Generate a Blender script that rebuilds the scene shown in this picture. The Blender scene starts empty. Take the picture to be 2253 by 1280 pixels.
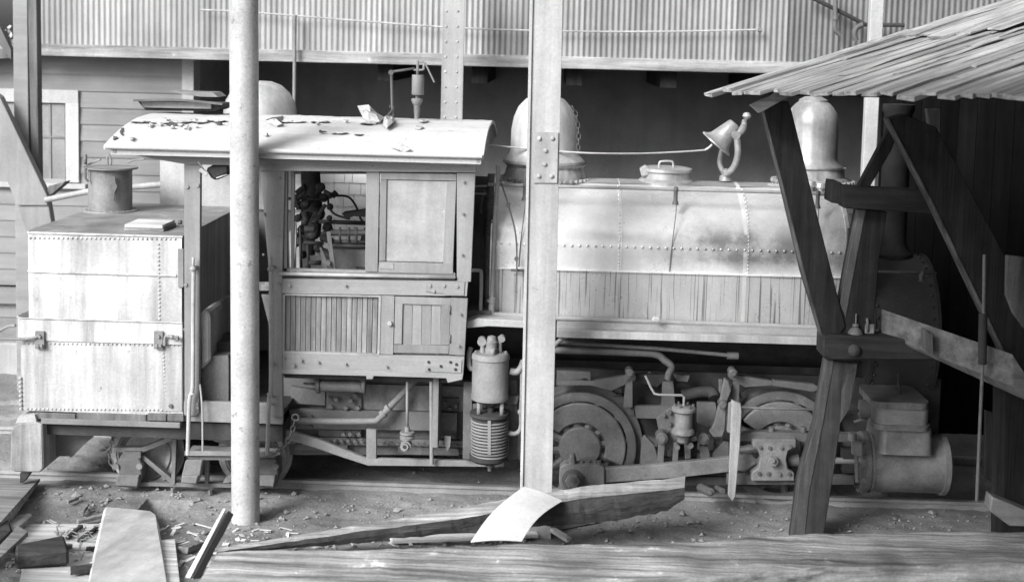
import bpy, bmesh, math, random
from mathutils import Vector, Matrix, noise
random.seed(7)
R = math.radians
scene = bpy.context.scene
# ---------------------------------------------------------------- camera
FPX = 3000.0; CX, CY = 1126.5, 394.0
CAM = Vector((0.0, -12.0, 4.13))
yaw, pitch, roll = R(1.5), R(5.5), R(1.38)
F = Vector((-math.sin(yaw)*math.cos(pitch), math.cos(yaw)*math.cos(pitch), -math.sin(pitch)))
R0 = Vector((math.cos(yaw), math.sin(yaw), 0)); U0 = R0.cross(F)
CR = R0*math.cos(roll) + U0*math.sin(roll); CU = -R0*math.sin(roll) + U0*math.cos(roll)
cam = bpy.data.cameras.new('camera'); camo = bpy.data.objects.new('camera', cam)
scene.collection.objects.link(camo)
m3 = Matrix((CR, CU, -F)).transposed()
camo.matrix_world = Matrix.Translation(CAM) @ m3.to_4x4()
cam.sensor_width = 36; cam.lens = 36*FPX/2253; cam.shift_y = -246/2253
cam.clip_start = .05; cam.clip_end = 300
cam.dof.use_dof = True; cam.dof.focus_distance = 12.2; cam.dof.aperture_fstop = 1.3
scene.camera = camo
# ---------------------------------------------------------------- light
w = bpy.data.worlds.new('World'); scene.world = w; w.use_nodes = True
nt = w.node_tree; nt.nodes.clear()
sky = nt.nodes.new('ShaderNodeTexSky'); sky.sky_type = 'NISHITA'; sky.sun_disc = False
SUN_EL, SUN_AZ = R(32), R(-142)       # azimuth from +Y, clockwise
sky.sun_elevation = SUN_EL; sky.sun_rotation = SUN_AZ
sky.air_density = 1.0; sky.dust_density = 4.0; sky.ozone_density = 1.0
bw = nt.nodes.new('ShaderNodeRGBToBW'); bg = nt.nodes.new('ShaderNodeBackground'); bg.inputs[1].default_value = .11
ow = nt.nodes.new('ShaderNodeOutputWorld')
nt.links.new(sky.outputs[0], bw.inputs[0]); nt.links.new(bw.outputs[0], bg.inputs[0]); nt.links.new(bg.outputs[0], ow.inputs[0])
sl = bpy.data.lights.new('sun', 'SUN'); sl.energy = 2.5; sl.angle = R(26); sl.color = (1, 1, 1)
so = bpy.data.objects.new('sun', sl); scene.collection.objects.link(so)
sd = Vector((math.sin(SUN_AZ)*math.cos(SUN_EL), math.cos(SUN_AZ)*math.cos(SUN_EL), math.sin(SUN_EL)))
so.rotation_euler = sd.to_track_quat('Z', 'Y').to_euler()
scene.view_settings.view_transform = 'Standard'; scene.view_settings.look = 'None'
scene.view_settings.exposure = 0.85; scene.view_settings.gamma = 1
# ---------------------------------------------------------------- photo geometry helpers
def ray(px, py): return CR*((px-CX)/FPX) - CU*((py-CY)/FPX) + F
def U(px, py, Y):
    d = ray(px, py); return CAM + d*((Y-CAM.y)/d.y)
def T(px, py, z):
    d = ray(px, py); return CAM + d*((z-CAM.z)/d.z)
def S(Y): return (Y-CAM.y)/FPX          # metres per photo pixel on the plane y = Y
def hgt(x, y):
    b = -.085
    b += .05*math.exp(-((x+4.3)/.3)**2-((y-.2)/.3)**2)
    if y < -.7: b += min(.55, .19*(-.7-y))
    if y > 3.2: b += .05
    if y > -.5: b = b
    k_ = .35 if -.3 < y < 2.6 else 1
    b += .035*k_*noise.noise(Vector((x*.9, y*.9, 3))) + .02*noise.noise(Vector((x*3.1, y*3.1, 9)))
    return b
def G(px, py, up=0):
    d = ray(px, py); t = 8.0
    for i in range(900):
        p = CAM + d*t
        if p.z <= hgt(p.x, p.y)+up: break
        t += .02
    return p
# ---------------------------------------------------------------- materials
ZS = U(1450, 600, .42).z
def mat(name, v, rough=.75, metal=0.0, blot=.25, bscale=1.6, streak=None, samt=.3, sscale=8, fine=.12, bump=.15, bumps=60, drips=None, wear=None, spec=.5):
    m = bpy.data.materials.new(name); m.use_nodes = True; n = m.node_tree.nodes; l = m.node_tree.links
    b = n['Principled BSDF']; b.inputs['Roughness'].default_value = rough; b.inputs['Metallic'].default_value = metal; b.inputs['Specular IOR Level'].default_value = spec
    tc = n.new('ShaderNodeTexCoord'); oi = n.new('ShaderNodeObjectInfo')
    ad = n.new('ShaderNodeVectorMath'); ad.operation = 'MULTIPLY_ADD'
    l.new(oi.outputs['Random'], ad.inputs[0]); ad.inputs[1].default_value = (37, 61, 23); l.new(tc.outputs['Object'], ad.inputs[2])
    def no(scale, det=4, vec=None, rg=.55):
        t = n.new('ShaderNodeTexNoise'); t.inputs['Scale'].default_value = scale; t.inputs['Detail'].default_value = det
        t.inputs['Roughness'].default_value = rg; l.new(vec or ad.outputs[0], t.inputs['Vector']); return t.outputs['Fac']
    def fac(o, amt):                      # 1 + amt*(noise-.5)*2.5
        a = n.new('ShaderNodeMath'); a.operation = 'MULTIPLY_ADD'; l.new(o, a.inputs[0]); a.inputs[1].default_value = amt*6; a.inputs[2].default_value = 1-amt*3; a.use_clamp = False
        return a.outputs[0]
    def mul(a, c):
        q = n.new('ShaderNodeMath'); q.operation = 'MULTIPLY'; l.new(a, q.inputs[0])
        if isinstance(c, float): q.inputs[1].default_value = c
        else: l.new(c, q.inputs[1])
        return q.outputs[0]
    cur = fac(no(bscale, 5, rg=.62), blot)
    if fine: cur = mul(cur, fac(no(45, 5, rg=.7), fine))
    # slight tone difference between alike pieces
    pr = n.new('ShaderNodeMath'); pr.operation = 'MULTIPLY_ADD'; l.new(oi.outputs['Random'], pr.inputs[0]); pr.inputs[1].default_value = .22; pr.inputs[2].default_value = .89
    cur = mul(cur, pr.outputs[0])
    bsrc = no(bumps, 4)
    if streak:
        mp = n.new('ShaderNodeMapping'); l.new(ad.outputs[0], mp.inputs[0])
        k = .06
        mp.inputs['Scale'].default_value = {'z': (1, 1, k), 'x': (k, 1, 1), 'y': (1, k, 1)}[streak]
        st = no(sscale, 6, mp.outputs[0], .65); cur = mul(cur, fac(st, samt)); bsrc = no(sscale*3, 5, mp.outputs[0])
    def ramp(o, lo, hi):
        r = n.new('ShaderNodeMapRange'); l.new(o, r.inputs[0]); r.inputs[1].default_value = lo; r.inputs[2].default_value = hi; return r.outputs[0]
    if drips:                              # (z0 top, z1 bottom) dark runs in a band of height
        mp = n.new('ShaderNodeMapping'); l.new(tc.outputs['Object'], mp.inputs[0]); mp.inputs['Scale'].default_value = (1, 0, .014)
        d = ramp(no(62, 2, mp.outputs[0], .5), .585, .62)
        sp = n.new('ShaderNodeSeparateXYZ'); l.new(tc.outputs['Object'], sp.inputs[0])
        a = ramp(sp.outputs[2], drips[0]+.01, drips[0]-.015)
        wob = no(26, 2, mp.outputs[0]); ln = n.new('ShaderNodeMath'); ln.operation = 'MULTIPLY_ADD'; l.new(wob, ln.inputs[0]); ln.inputs[1].default_value = .9; l.new(sp.outputs[2], ln.inputs[2])
        c2 = ramp(ln.outputs[0], drips[1]+.25, drips[1]+.45)
        cl_ = no(1.7, 2, mp.outputs[0]); d = mul(mul(mul(d, a), c2), ramp(cl_, .3, .46)); inv = n.new('ShaderNodeMath'); inv.operation = 'MULTIPLY_ADD'; l.new(d, inv.inputs[0]); inv.inputs[1].default_value = -.72; inv.inputs[2].default_value = 1
        cur = mul(cur, inv.outputs[0])
        # grime line above the skirt
        g1 = mul(ramp(sp.outputs[2], drips[0]-.0, drips[0]+.14), ramp(sp.outputs[2], drips[0]+.60, drips[0]+.3))
        g1 = mul(g1, mul(ramp(sp.outputs[0], .55, 1.5), ramp(no(2.2, 6, rg=.7), .3, .62)))
        iv = n.new('ShaderNodeMath'); iv.operation = 'MULTIPLY_ADD'; l.new(g1, iv.inputs[0]); iv.inputs[1].default_value = -.75; iv.inputs[2].default_value = 1
        cur = mul(cur, iv.outputs[0])
        wv = n.new('ShaderNodeMath'); wv.operation = 'MULTIPLY_ADD'; l.new(a, wv.inputs[0]); wv.inputs[1].default_value = -.3; wv.inputs[2].default_value = 1; cur = mul(cur, wv.outputs[0])
    if wear:                               # (threshold, multiplier) chipped / rusted spots
        t = ramp(no(wear[2] if len(wear) > 2 else 7, 8, rg=.75), wear[0], wear[0]+.06)
        iv = n.new('ShaderNodeMath'); iv.operation = 'MULTIPLY_ADD'; l.new(t, iv.inputs[0]); iv.inputs[1].default_value = wear[1]-1; iv.inputs[2].default_value = 1
        cur = mul(cur, iv.outputs[0])
    mx = n.new('ShaderNodeMath'); mx.operation = 'MAXIMUM'; l.new(cur, mx.inputs[0]); mx.inputs[1].default_value = .25; mx2 = n.new('ShaderNodeMath'); mx2.operation = 'MINIMUM'; l.new(mx.outputs[0], mx2.inputs[0]); mx2.inputs[1].default_value = .92/max(v,.3); cur = mul(mx2.outputs[0], float(v))
    l.new(cur, b.inputs['Base Color'])
    bp = n.new('ShaderNodeBump'); bp.inputs['Strength'].default_value = bump; bp.inputs['Distance'].default_value = .02 if streak and bump > .25 else .01
    l.new(bsrc, bp.inputs['Height']); l.new(bp.outputs[0], b.inputs['Normal'])
    rr = n.new('ShaderNodeMapRange'); l.new(no(5, 4), rr.inputs[0]); rr.inputs[3].default_value = max(0, rough-.12); rr.inputs[4].default_value = min(1, rough+.12)
    l.new(rr.outputs[0], b.inputs['Roughness'])
    return m
M = dict(
 tankpaint=mat('pale_tank_paint', .42, .6, .0, .2, 1.6, 'z', .34, 7, .12, .15, wear=(.62, .5, 6)),
 tanktop=mat('sooty_tank_top', .24, .6, 0, .35, 3, None, wear=(.6, 1.5, 4)),
 saddle=mat('aluminium_saddle_paint', .86, .3, .36, .12, 1.5, 'z', .08, 5, .06, .04, drips=(ZS, ZS-.40)),
 dome=mat('dome_paint', .5, .4, .3, .2, 2.5, 'z', .2, 9, .08, .06),
 domeg=mat('stained_dome_paint', .34, .42, .3, .28, 3.5, 'z', .3, 8, .08, .08),
 bellm=mat('tarnished_bell', .36, .42, .3, .25, 8, None, 0, 1, .1, .08),
 ironw=mat('dusty_wheel', .3, .8, 0, .25, 5, None, 0, 1, .15, .2, 40),
 cyl=mat('oily_cylinder_iron', .19, .36, .2, .35, 4, None, 0, 1, .15, .1, 40),
 domeb=mat('rusty_dome_base', .3, .7, 0, .3, 4, 'z', .45, 9),
 cab=mat('cab_paint', .235, .7, 0, .12, 2, 'z', .14, 12, .08, .12, wear=(.68, 1.35, 9)),
 cabx=mat('cab_paint_horizontal', .27, .7, 0, .1, 2, 'x', .14, 12, .08, .12, wear=(.66, 1.35, 9)),
 cabpale=mat('chalky_window_panel', .34, .6, 0, .2, 3, 'z', .1, 6, .08, .08, wear=(.62, 1.8, 5)),
 cabboard=mat('cab_matchboard', .2, .75, 0, .2, 3, 'z', .4, 16, .1, .2),
 roof=mat('roof_canvas', .6, .75, 0, .08, 1.6, 'x', .1, 5, .06, .5, 12, wear=(.61, .62, 7)),
 roofedge=mat('roof_moulding', .5, .7, 0, .1, 2, 'x', .15, 8),
 torn=mat('torn_canvas', .5, .9, 0, .3, 8, None, bump=.6),
 tar=mat('exposed_roof_tar', .09, .9, 0, .4, 8, None, bump=.6),
 iron=mat('dusty_iron', .115, .6, 0, .22, 4, None, 0, 1, .15, .25, 40, wear=(.6, 1.4, 5)),
 irond=mat('dark_iron', .05, .75, 0, .3, 4, None, 0, 1, .15, .3, 30, spec=.12),
 ironl=mat('pale_iron', .22, .7, 0, .2, 4, None, 0, 1, .12, .2, 40, wear=(.62, .6, 7)),
 ironm=mat('dusty_forging', .17, .55, 0, .25, 5, None, 0, 1, .15, .25, 40, wear=(.6, .6, 6)),
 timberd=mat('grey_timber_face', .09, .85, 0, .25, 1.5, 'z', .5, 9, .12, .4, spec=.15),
 ironk=mat('sooty_smokebox', .035, .7, 0, .3, 3, None, spec=.12),
 pipe=mat('white_pipe_lagging', .36, .7, 0, .15, 4, None, 0, 1, .1, .2, 30, wear=(.62, .6, 9)),
 steel=mat('painted_steel', .37, .65, 0, .16, 1.5, 'z', .22, 6, .1, .15, wear=(.62, .72, 8)),
 postp=mat('mottled_pipe_paint', .44, .6, 0, .16, 3, 'z', .12, 6, .16, .25, wear=(.58, .55, 13)),
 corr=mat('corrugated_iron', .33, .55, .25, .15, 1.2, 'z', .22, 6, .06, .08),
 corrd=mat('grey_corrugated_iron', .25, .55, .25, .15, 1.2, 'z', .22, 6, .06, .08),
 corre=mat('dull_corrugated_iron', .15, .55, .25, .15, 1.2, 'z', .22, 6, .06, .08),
 siding=mat('siding_paint', .24, .8, 0, .1, 1.5, 'x', .12, 9, .05, .1),
 white=mat('white_trim', .46, .75, 0, .1, 3, 'z', .1, 8, wear=(.66, .6, 8)),
 shingle=mat('white_shingle', .95, .8, 0, .08, 3, 'z', .1, 14),
 glass=mat('dusty_window_glass', .25, .35, 0, .2, 2, None),
 timber=mat('weathered_timber', .15, .85, 0, .2, 1.5, 'z', .35, 9, .1, .4, spec=.12),
 timberx=mat('weathered_timber_along_x', .3, .85, 0, .2, 2, 'x', .45, 14, .1, .5, wear=(.62, 1.6, 5), spec=.12),
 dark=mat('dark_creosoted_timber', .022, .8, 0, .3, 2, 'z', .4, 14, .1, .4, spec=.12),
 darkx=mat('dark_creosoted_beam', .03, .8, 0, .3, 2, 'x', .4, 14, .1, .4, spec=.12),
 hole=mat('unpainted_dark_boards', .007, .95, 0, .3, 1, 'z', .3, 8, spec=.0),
 under=mat('undercroft_boards', .22, .95, 0, .25, .8, 'z', .06, 6, spec=.12),
 roofw=mat('grey_roof_board', .31, .8, 0, .2, 1.4, 'x', .5, 16, .1, .6, wear=(.66, .35, 4)),
 plank=mat('pale_plank', .58, .85, 0, .15, 2, 'x', .3, 12, .08, .3),
 plankd=mat('tarred_plank', .06, .85, 0, .3, 3, 'x', .5, 12, .1, .4, spec=.12),
 plankm=mat('brown_grey_plank', .22, .85, 0, .2, 3, 'x', .4, 14, .1, .4),
 paper=mat('white_sheet', .66, .6, 0, .12, 4, None, 0, 1, .08, .3, 6),
 dirt=mat('dirt', .21, .95, 0, .34, .9, None, 0, 1, .25, .9, 28, wear=(.63, 1.35, 6)),
 clod=mat('dirt_clod', .24, .95, 0, .3, 5, None, 0, 1, .2, .6, 40),
 rail=mat('rusty_rail', .34, .6, .2, .2, 4, 'x', .2, 9),
)
# ---------------------------------------------------------------- mesh builder
LOC = {}
def root(name, label, cat, loc, group=None):
    o = bpy.data.objects.new(name, None); scene.collection.objects.link(o); o.location = loc; o.empty_display_size = .2
    o['label'] = label; o['category'] = cat
    if group: o['group'] = group
    LOC[o] = Vector(loc); return o
class MB:
    def __init__(s): s.v = []; s.f = []; s.s = []
    def add(s, vs, fs, sm=False):
        k = len(s.v); s.v += [Vector(a) for a in vs]; s.f += [tuple(i+k for i in f) for f in fs]; s.s += [sm]*len(fs); return s
    def box(s, x0, x1, y0, y1, z0, z1):
        return s.add([(x0,y0,z0),(x1,y0,z0),(x1,y1,z0),(x0,y1,z0),(x0,y0,z1),(x1,y0,z1),(x1,y1,z1),(x0,y1,z1)],
          [(0,3,2,1),(4,5,6,7),(0,1,5,4),(1,2,6,5),(2,3,7,6),(3,0,4,7)])
    def prism(s, base, vec):
        """base: 3D polygon; vec: extrusion"""
        n = len(base); vec = Vector(vec); base = [Vector(b) for b in base]
        nrm = Vector((0,0,0))
        for i in range(n): nrm += base[i].cross(base[(i+1) % n])
        if nrm.dot(vec) > 0: base = base[::-1]
        s.add(base, [tuple(range(n))]); s.add([b+vec for b in base], [tuple(range(n-1, -1, -1))])
        k = len(s.v)-2*n
        for i in range(n):
            j = (i+1) % n; s.f.append((k+j, k+i, k+n+i, k+n+j)); s.s.append(False)
        return s
    def px(s, pts, Y, t):
        """polygon traced on the plane y=Y, t metres deep (away from camera)"""
        return s.prism([U(a, b, Y) for a, b in pts], (0, t, 0))
    def rect(s, x0, y0, x1, y1, Y, t):
        xc, yc = (x0+x1)/2, (y0+y1)/2
        return s.box(U(x0, yc, Y).x, U(x1, yc, Y).x, Y, Y+t, U(xc, y1, Y).z, U(xc, y0, Y).z)
    def hexa(s, a, b):
        """a,b: 4-point loops"""
        return s.add(list(a)+list(b), [(0,1,2,3),(7,6,5,4),(0,4,5,1),(1,5,6,2),(2,6,7,3),(3,7,4,0)])
    def tube(s, pts, r, n=10, caps=True):
        pts = [Vector(p) for p in pts]; rs = r if isinstance(r, (list, tuple)) else [r]*len(pts)
        rings = []; up = None
        for i, p in enumerate(pts):
            t = (pts[min(i+1, len(pts)-1)]-pts[max(i-1, 0)]).normalized()
            if up is None: up = Vector((0,0,1)) if abs(t.z) < .9 else Vector((0,1,0))
            a = t.cross(up).normalized(); b = a.cross(t).normalized(); up = b
            rings.append([p+(a*math.cos(2*math.pi*k/n)+b*math.sin(2*math.pi*k/n))*rs[i] for k in range(n)])
        k0 = len(s.v); vs = [v for rg in rings for v in rg]; fs = []
        for i in range(len(pts)-1):
            for k in range(n):
                fs.append((i*n+k, i*n+(k+1) % n, (i+1)*n+(k+1) % n, (i+1)*n+k))
        s.add(vs, fs, True)
        if caps: s.add(rings[0], [tuple(range(n-1, -1, -1))]); s.add(rings[-1], [tuple(range(n))])
        return s
    def lathe(s, prof, o, axis=(0,0,1), n=28, a0=0, a1=2*math.pi, sm=True):
        """prof: [(r,h)...] with h along axis from o"""
        ax = Vector(axis).normalized(); a = ax.orthogonal().normalized()
        if abs(ax.y) > .9: a = Vector((1,0,0))
        if abs(ax.x) > .9: a = Vector((0,0,1))
        b = ax.cross(a); o = Vector(o); full = abs(a1-a0-2*math.pi) < 1e-6; m = n if full else n+1
        for (r0, h0), (r1, h1) in zip(prof, prof[1:]):
            vs = []
            for (r, h) in ((r0, h0), (r1, h1)):
                for k in range(m):
                    t = a0+(a1-a0)*k/n; vs.append(o+ax*h+(a*math.cos(t)+b*math.sin(t))*max(r, .0002))
            s.add(vs, [(k, (k+1) % m, m+(k+1) % m, m+k) for k in range(n)], sm)
        return s
    def cyl(s, o, axis, r, h, n=24, edge=0):
        e = edge
        return s.lathe([(0,0),(r-e,0),(r,e),(r,h-e),(r-e,h),(0,h)], o, axis, n)
    def rivet(s, p, r, ax=(0,-1,0)):
        return s.lathe([(r,0),(r*.8,r*.45),(r*.3,r*.7),(0,r*.72)], p, ax, 7)
    def bolt(s, p, r, ax=(0,-1,0), h=None):
        h = h or r*.8
        return s.lathe([(r,0),(r,h),(r*.85,h*1.1),(0,h*1.1)], p, ax, 6, sm=False)
    def islands(s):
        key = {}; ids = []
        for v in s.v: ids.append(key.setdefault((round(v.x, 4), round(v.y, 4), round(v.z, 4)), len(key)))
        p = list(range(len(key)))
        def fd(a):
            while p[a] != a: p[a] = p[p[a]]; a = p[a]
            return a
        for f in s.f:
            a = fd(ids[f[0]])
            for i in f[1:]:
                b = fd(ids[i])
                if a != b: p[b] = a
        gr = {}
        for f, sm in zip(s.f, s.s): gr.setdefault(fd(ids[f[0]]), []).append((f, sm))
        out = []
        for k, fl in gr.items():
            q = MB(); mp = {}
            for f, sm in fl:
                nf = []
                for i in f:
                    if i not in mp: mp[i] = len(q.v); q.v.append(s.v[i])
                    nf.append(mp[i])
                q.f.append(tuple(nf)); q.s.append(sm)
            out.append(q)
        return out
    def build(s, name, m, parent=None, bevel=0, kind=None, label=None):
        me = bpy.data.meshes.new(name); o = bpy.data.objects.new(name, me); scene.collection.objects.link(o)
        r = parent
        while r is not None and r.parent: r = r.parent
        off = LOC.get(r, Vector((0,0,0)))
        if parent is None:
            xs = [v.x for v in s.v]; ys = [v.y for v in s.v]; zs = [v.z for v in s.v]
            off = Vector(((min(xs)+max(xs))/2, (min(ys)+max(ys))/2, min(zs))); o.location = off
            LOC[o] = off
        if parent is not None and not kind and name not in ('torn_canvas','exposed_boards','coping_band','hose_pipe','window_channel','far_side'):
            isl = s.islands()
            if 1 < len(isl) <= 45:
                nm = name[:-1] if name.endswith('s') and not name.endswith('ss') else name
                isl.sort(key=lambda q: -len(q.f))
                bpy.data.objects.remove(o); bpy.data.meshes.remove(me)
                outs = [q.build(nm, m, parent, bevel, None, label if not i_ else None) for i_, q in enumerate(isl)]
                return outs[0]
        me.from_pydata([v-off for v in s.v], [], s.f); me.polygons.foreach_set('use_smooth', s.s)
        bm = bmesh.new(); bm.from_mesh(me); bmesh.ops.remove_doubles(bm, verts=bm.verts, dist=1e-5)
        bmesh.ops.recalc_face_normals(bm, faces=bm.faces); 
        if bevel:
            es = [e for e in bm.edges if len(e.link_faces) == 2 and not (e.link_faces[0].smooth and e.link_faces[1].smooth) and e.calc_face_angle(0) > .5]
            bmesh.ops.bevel(bm, geom=es, offset=bevel, segments=1, affect='EDGES', clamp_overlap=True)
        for e in bm.edges:
            if len(e.link_faces) == 2 and e.calc_face_angle(0) > .7: e.smooth = False
        bm.to_mesh(me); bm.free()
        me.materials.append(M[m] if isinstance(m, str) else m)
        if parent is not None: o.parent = parent
        if kind: o['kind'] = kind
        if label: o['label'] = label
        return o
def tag(o, label, cat, group=None):
    o['label'] = label; o['category'] = cat
    if group: o['group'] = group
    return o
def struct(o): o['kind'] = 'structure'; return o
def pxline(x0, y0, x1, y1, n): return [(x0+(x1-x0)*i/(n-1), y0+(y1-y0)*i/(n-1)) for i in range(n)]
def smooth_path(pts, k=6):
    pts = [Vector(p) for p in pts]; out = []
    for i in range(len(pts)-1):
        p0, p1, p2, p3 = pts[max(i-1, 0)], pts[i], pts[i+1], pts[min(i+2, len(pts)-1)]
        for j in range(k):
            t = j/k; out.append(.5*((2*p1)+(p2-p0)*t+(2*p0-5*p1+4*p2-p3)*t*t+(3*p1-p0-3*p2+p3)*t**3))
    return out+[pts[-1]]
def PT(l): return [U(*p) for p in l]
def plank(name, a, b, width, thick, m, parent=None, nrm=Vector((0,0,1)), rough=.0, seg=1, bevel=.004, taper=1.0):
    """a box of its own local frame: local x runs along a->b, so grain follows it"""
    a, b = Vector(a), Vector(b); L = (b-a).length; x = (b-a)/L; y = Vector(nrm).cross(x).normalized(); z = x.cross(y)
    mb = MB(); rings = []
    for i in range(seg+1):
        t = i/seg; wd = width*(1+(taper-1)*t)/2; j = lambda: rough*random.uniform(-1, 1)
        rings.append([(t*L+(j() if i in (0, seg) else 0)*2, -wd+j(), -thick/2+j()), (t*L+(j() if i in (0, seg) else 0)*2, wd+j(), -thick/2+j()), (t*L+(j() if i in (0, seg) else 0)*2, wd+j(), thick/2+j()), (t*L, -wd+j(), thick/2+j())])
    k = len(mb.v); mb.add([v for r in rings for v in r], [])
    for i in range(seg):
        for q in range(4): mb.f.append((i*4+q, i*4+(q+1) % 4, i*4+4+(q+1) % 4, i*4+4+q)); mb.s.append(False)
    mb.f += [(3,2,1,0), (seg*4, seg*4+1, seg*4+2, seg*4+3)]; mb.s += [False, False]
    me = bpy.data.meshes.new(name); o = bpy.data.objects.new(name, me); scene.collection.objects.link(o)
    me.from_pydata(mb.v, [], mb.f)
    bm = bmesh.new(); bm.from_mesh(me); bmesh.ops.recalc_face_normals(bm, faces=bm.faces)
    if bevel: bmesh.ops.bevel(bm, geom=[e for e in bm.edges if e.calc_face_angle(0) > .8], offset=bevel, segments=1, affect='EDGES', clamp_overlap=True)
    bm.to_mesh(me); bm.free(); me.materials.append(M[m])
    mw = Matrix((x, y, z)).transposed().to_4x4(); mw.translation = a
    if parent is not None:
        o.parent = parent; mw.translation = a-LOC[parent]
    else: LOC[o] = a.copy()
    o.matrix_local = mw
    return o
def proto_copies(name, mesh_o, places, parent):
    for p in places:
        c = mesh_o.copy(); scene.collection.objects.link(c); c.parent = parent; c.location = p
# ================================================================ SETTING
# ground: one sheet to the horizon, finer near the track
def grid(xs, ys, f): 
    vs = [(x, y, f(x, y)) for y in ys for x in xs]; nx = len(xs)
    return vs, [(j*nx+i, j*nx+i+1, (j+1)*nx+i+1, (j+1)*nx+i) for j in range(len(ys)-1) for i in range(nx-1)]
def spaced(a, b, n): return [a+(b-a)*i/n for i in range(n+1)]
def pit(x, y):
    c = G(360, 1120) if pit.c is None else pit.c; pit.c = c
    d = max(abs(x-c.x)/.17, abs(y-c.y)/.2); return -.26*max(0, min(1, (1.12-d)*7))
pit.c = None
def gz(x, y):
    return hgt(x, y) + pit(x, y) + .012*noise.noise(Vector((x*9, y*9, 1))) + .006*noise.noise(Vector((x*25, y*25, 5)))
xs = [-160,-60,-25,-12]+spaced(-8, 7.5, 420)+[12,25,60,160]; ys = [-60,-30,-12,-7]+spaced(-5.2, 3.4, 300)+[5,7,10,14,20,40,90,200]
vs, fs = grid(xs, ys, gz)
g = MB().add(vs, fs, True).build('ground', 'dirt'); struct(g)
# clods scattered
mb = MB(); rnd = random.Random(3)
for i in range(3600):
    x = rnd.uniform(-5.5, 4.5); y = rnd.uniform(-2.6, .4) if rnd.random() < .85 else rnd.uniform(.4, 2.6)
    r = abs(rnd.gauss(.004, .009))+.003+(.02 if rnd.random() < .01 else 0); c = Vector((x, y, gz(x, y)+r*.3))
    a = rnd.uniform(0, 6)
    pts = [c+Vector((math.cos(a+k*1.256)*r*rnd.uniform(.7, 1.4), math.sin(a+k*1.256)*r*rnd.uniform(.7, 1.4), rnd.uniform(-.3, .5)*r)) for k in range(5)]+[c+Vector((0,0,r*.9))]
    mb.add(pts, [(k, (k+1) % 5, 5) for k in range(5)])
clods = tag(mb.build('dirt_clods', 'clod', kind='stuff'), 'loose clods and pebbles scattered over the dirt by the rail', 'dirt')
# rails
def rail(Y, lab):
    mb = MB(); prof = [(-.065,-.125),(.065,-.125),(.065,-.112),(.01,-.095),(.01,-.04),(.034,-.03),(.034,-.003),(.028,0),(-.028,0),(-.034,-.003),(-.034,-.03),(-.01,-.04),(-.01,-.095),(-.065,-.112)]
    mb.prism([(-8, Y+a, z) for a, z in prof], (16, 0, 0)); o = mb.build('rail', 'rail'); return tag(o, lab, 'rail')
rail(.58, 'near steel rail half sunk in the dirt under the locomotive wheels'); rail(2.02, 'far steel rail behind the wheels beneath the locomotive')
rnd = random.Random(5)
# ---------------------------------------------------------------- corrugated building on upper level
YC = 5.2
cb = root('corrugated_building', 'raised corrugated iron building above a dark open undercroft', 'building', (0, 7, 0))
zb = U(1000, 118, YC).z
pitchx = .0705; x = U(70, 100, YC).x; x_end = 7.6
while x < x_end:
    mb = MB(); n = 9*8; w0 = .0; top = 7.2
    vs = []
    for i in range(n+1):
        xx = x+i*pitchx/8; yy = YC-.0065*math.cos(2*math.pi*i/8)
        vs += [(xx, yy, zb-.01), (xx, yy, top)]
    mb.add(vs, [(2*i, 2*i+2, 2*i+3, 2*i+1) for i in range(n)], True)
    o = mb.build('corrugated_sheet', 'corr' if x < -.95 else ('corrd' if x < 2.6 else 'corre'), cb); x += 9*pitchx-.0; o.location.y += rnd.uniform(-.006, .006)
xl = U(70, 100, YC).x
mb = MB().box(xl, 9, YC-.06, YC+.16, zb-.155, zb-.004); mb.build('sill_beam', 'timberx', cb, bevel=.006)
MB().box(xl, 9, YC+.02, YC+.05, zb, 7.4).build('wall_backing', 'under', cb)
MB().box(xl, 9, YC+.16, 11, zb-.155, zb-.1).build('floor_deck', 'under', cb)
MB().box(xl-.3, 9, YC-.35, 11, 7.2, 7.3).build('roof', 'corr', cb)
MB().box(xl, 9, 8.0, 8.1, -.3, zb-.16).build('back_wall', 'under', cb)
MB().box(8.9, 9, YC+.2, 10.9, -.3, zb-.16).build('end_wall', 'hole', cb)
for i in range(9):
    MB().box(-2.2+i*1.2, -2.0+i*1.2, YC+.17, 10.8, zb-.37, zb-.157).build('floor_joist', 'dark', cb)
# heap under the building (dark rubble behind boiler)
vs, fs = grid(spaced(-1.2, 5, 60), spaced(3.6, 6.6, 30), lambda x, y: -.3+2.5*max(0, min(1, (y-3.6)/.9))*(1+.06*noise.noise(Vector((x*2, y*2, 0))))+.12*noise.noise(Vector((x*3.5, y*3.5, 2)))+.07*noise.noise(Vector((x*9, y*9, 2))))
MBh = MB().add(vs, fs, False).build('rubble_heap', 'irond', kind='stuff'); tag(MBh, 'dark heap of rubble behind the boiler in the undercroft', 'rubble')
# rod across wall
Yr = YC-.12
mb = MB().tube(smooth_path(PT([(440,22,Yr),(570,29,Yr),(975,60,Yr),(1240,69,Yr),(1450,70,Yr),(1666,66,Yr)])), .011, 8)
o = mb.build('tie_rod', 'steel', cb); mb = MB().bolt(U(1668, 67, Yr), .028, (1,0,0), .04).build('rod_end', 'ironl', o)
mb = MB().tube(PT([(649, 34, Yr-.02), (647, 262, Yr-.02)]), .023, 12); mb.build('vertical_conduit', 'ironl', cb)
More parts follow.
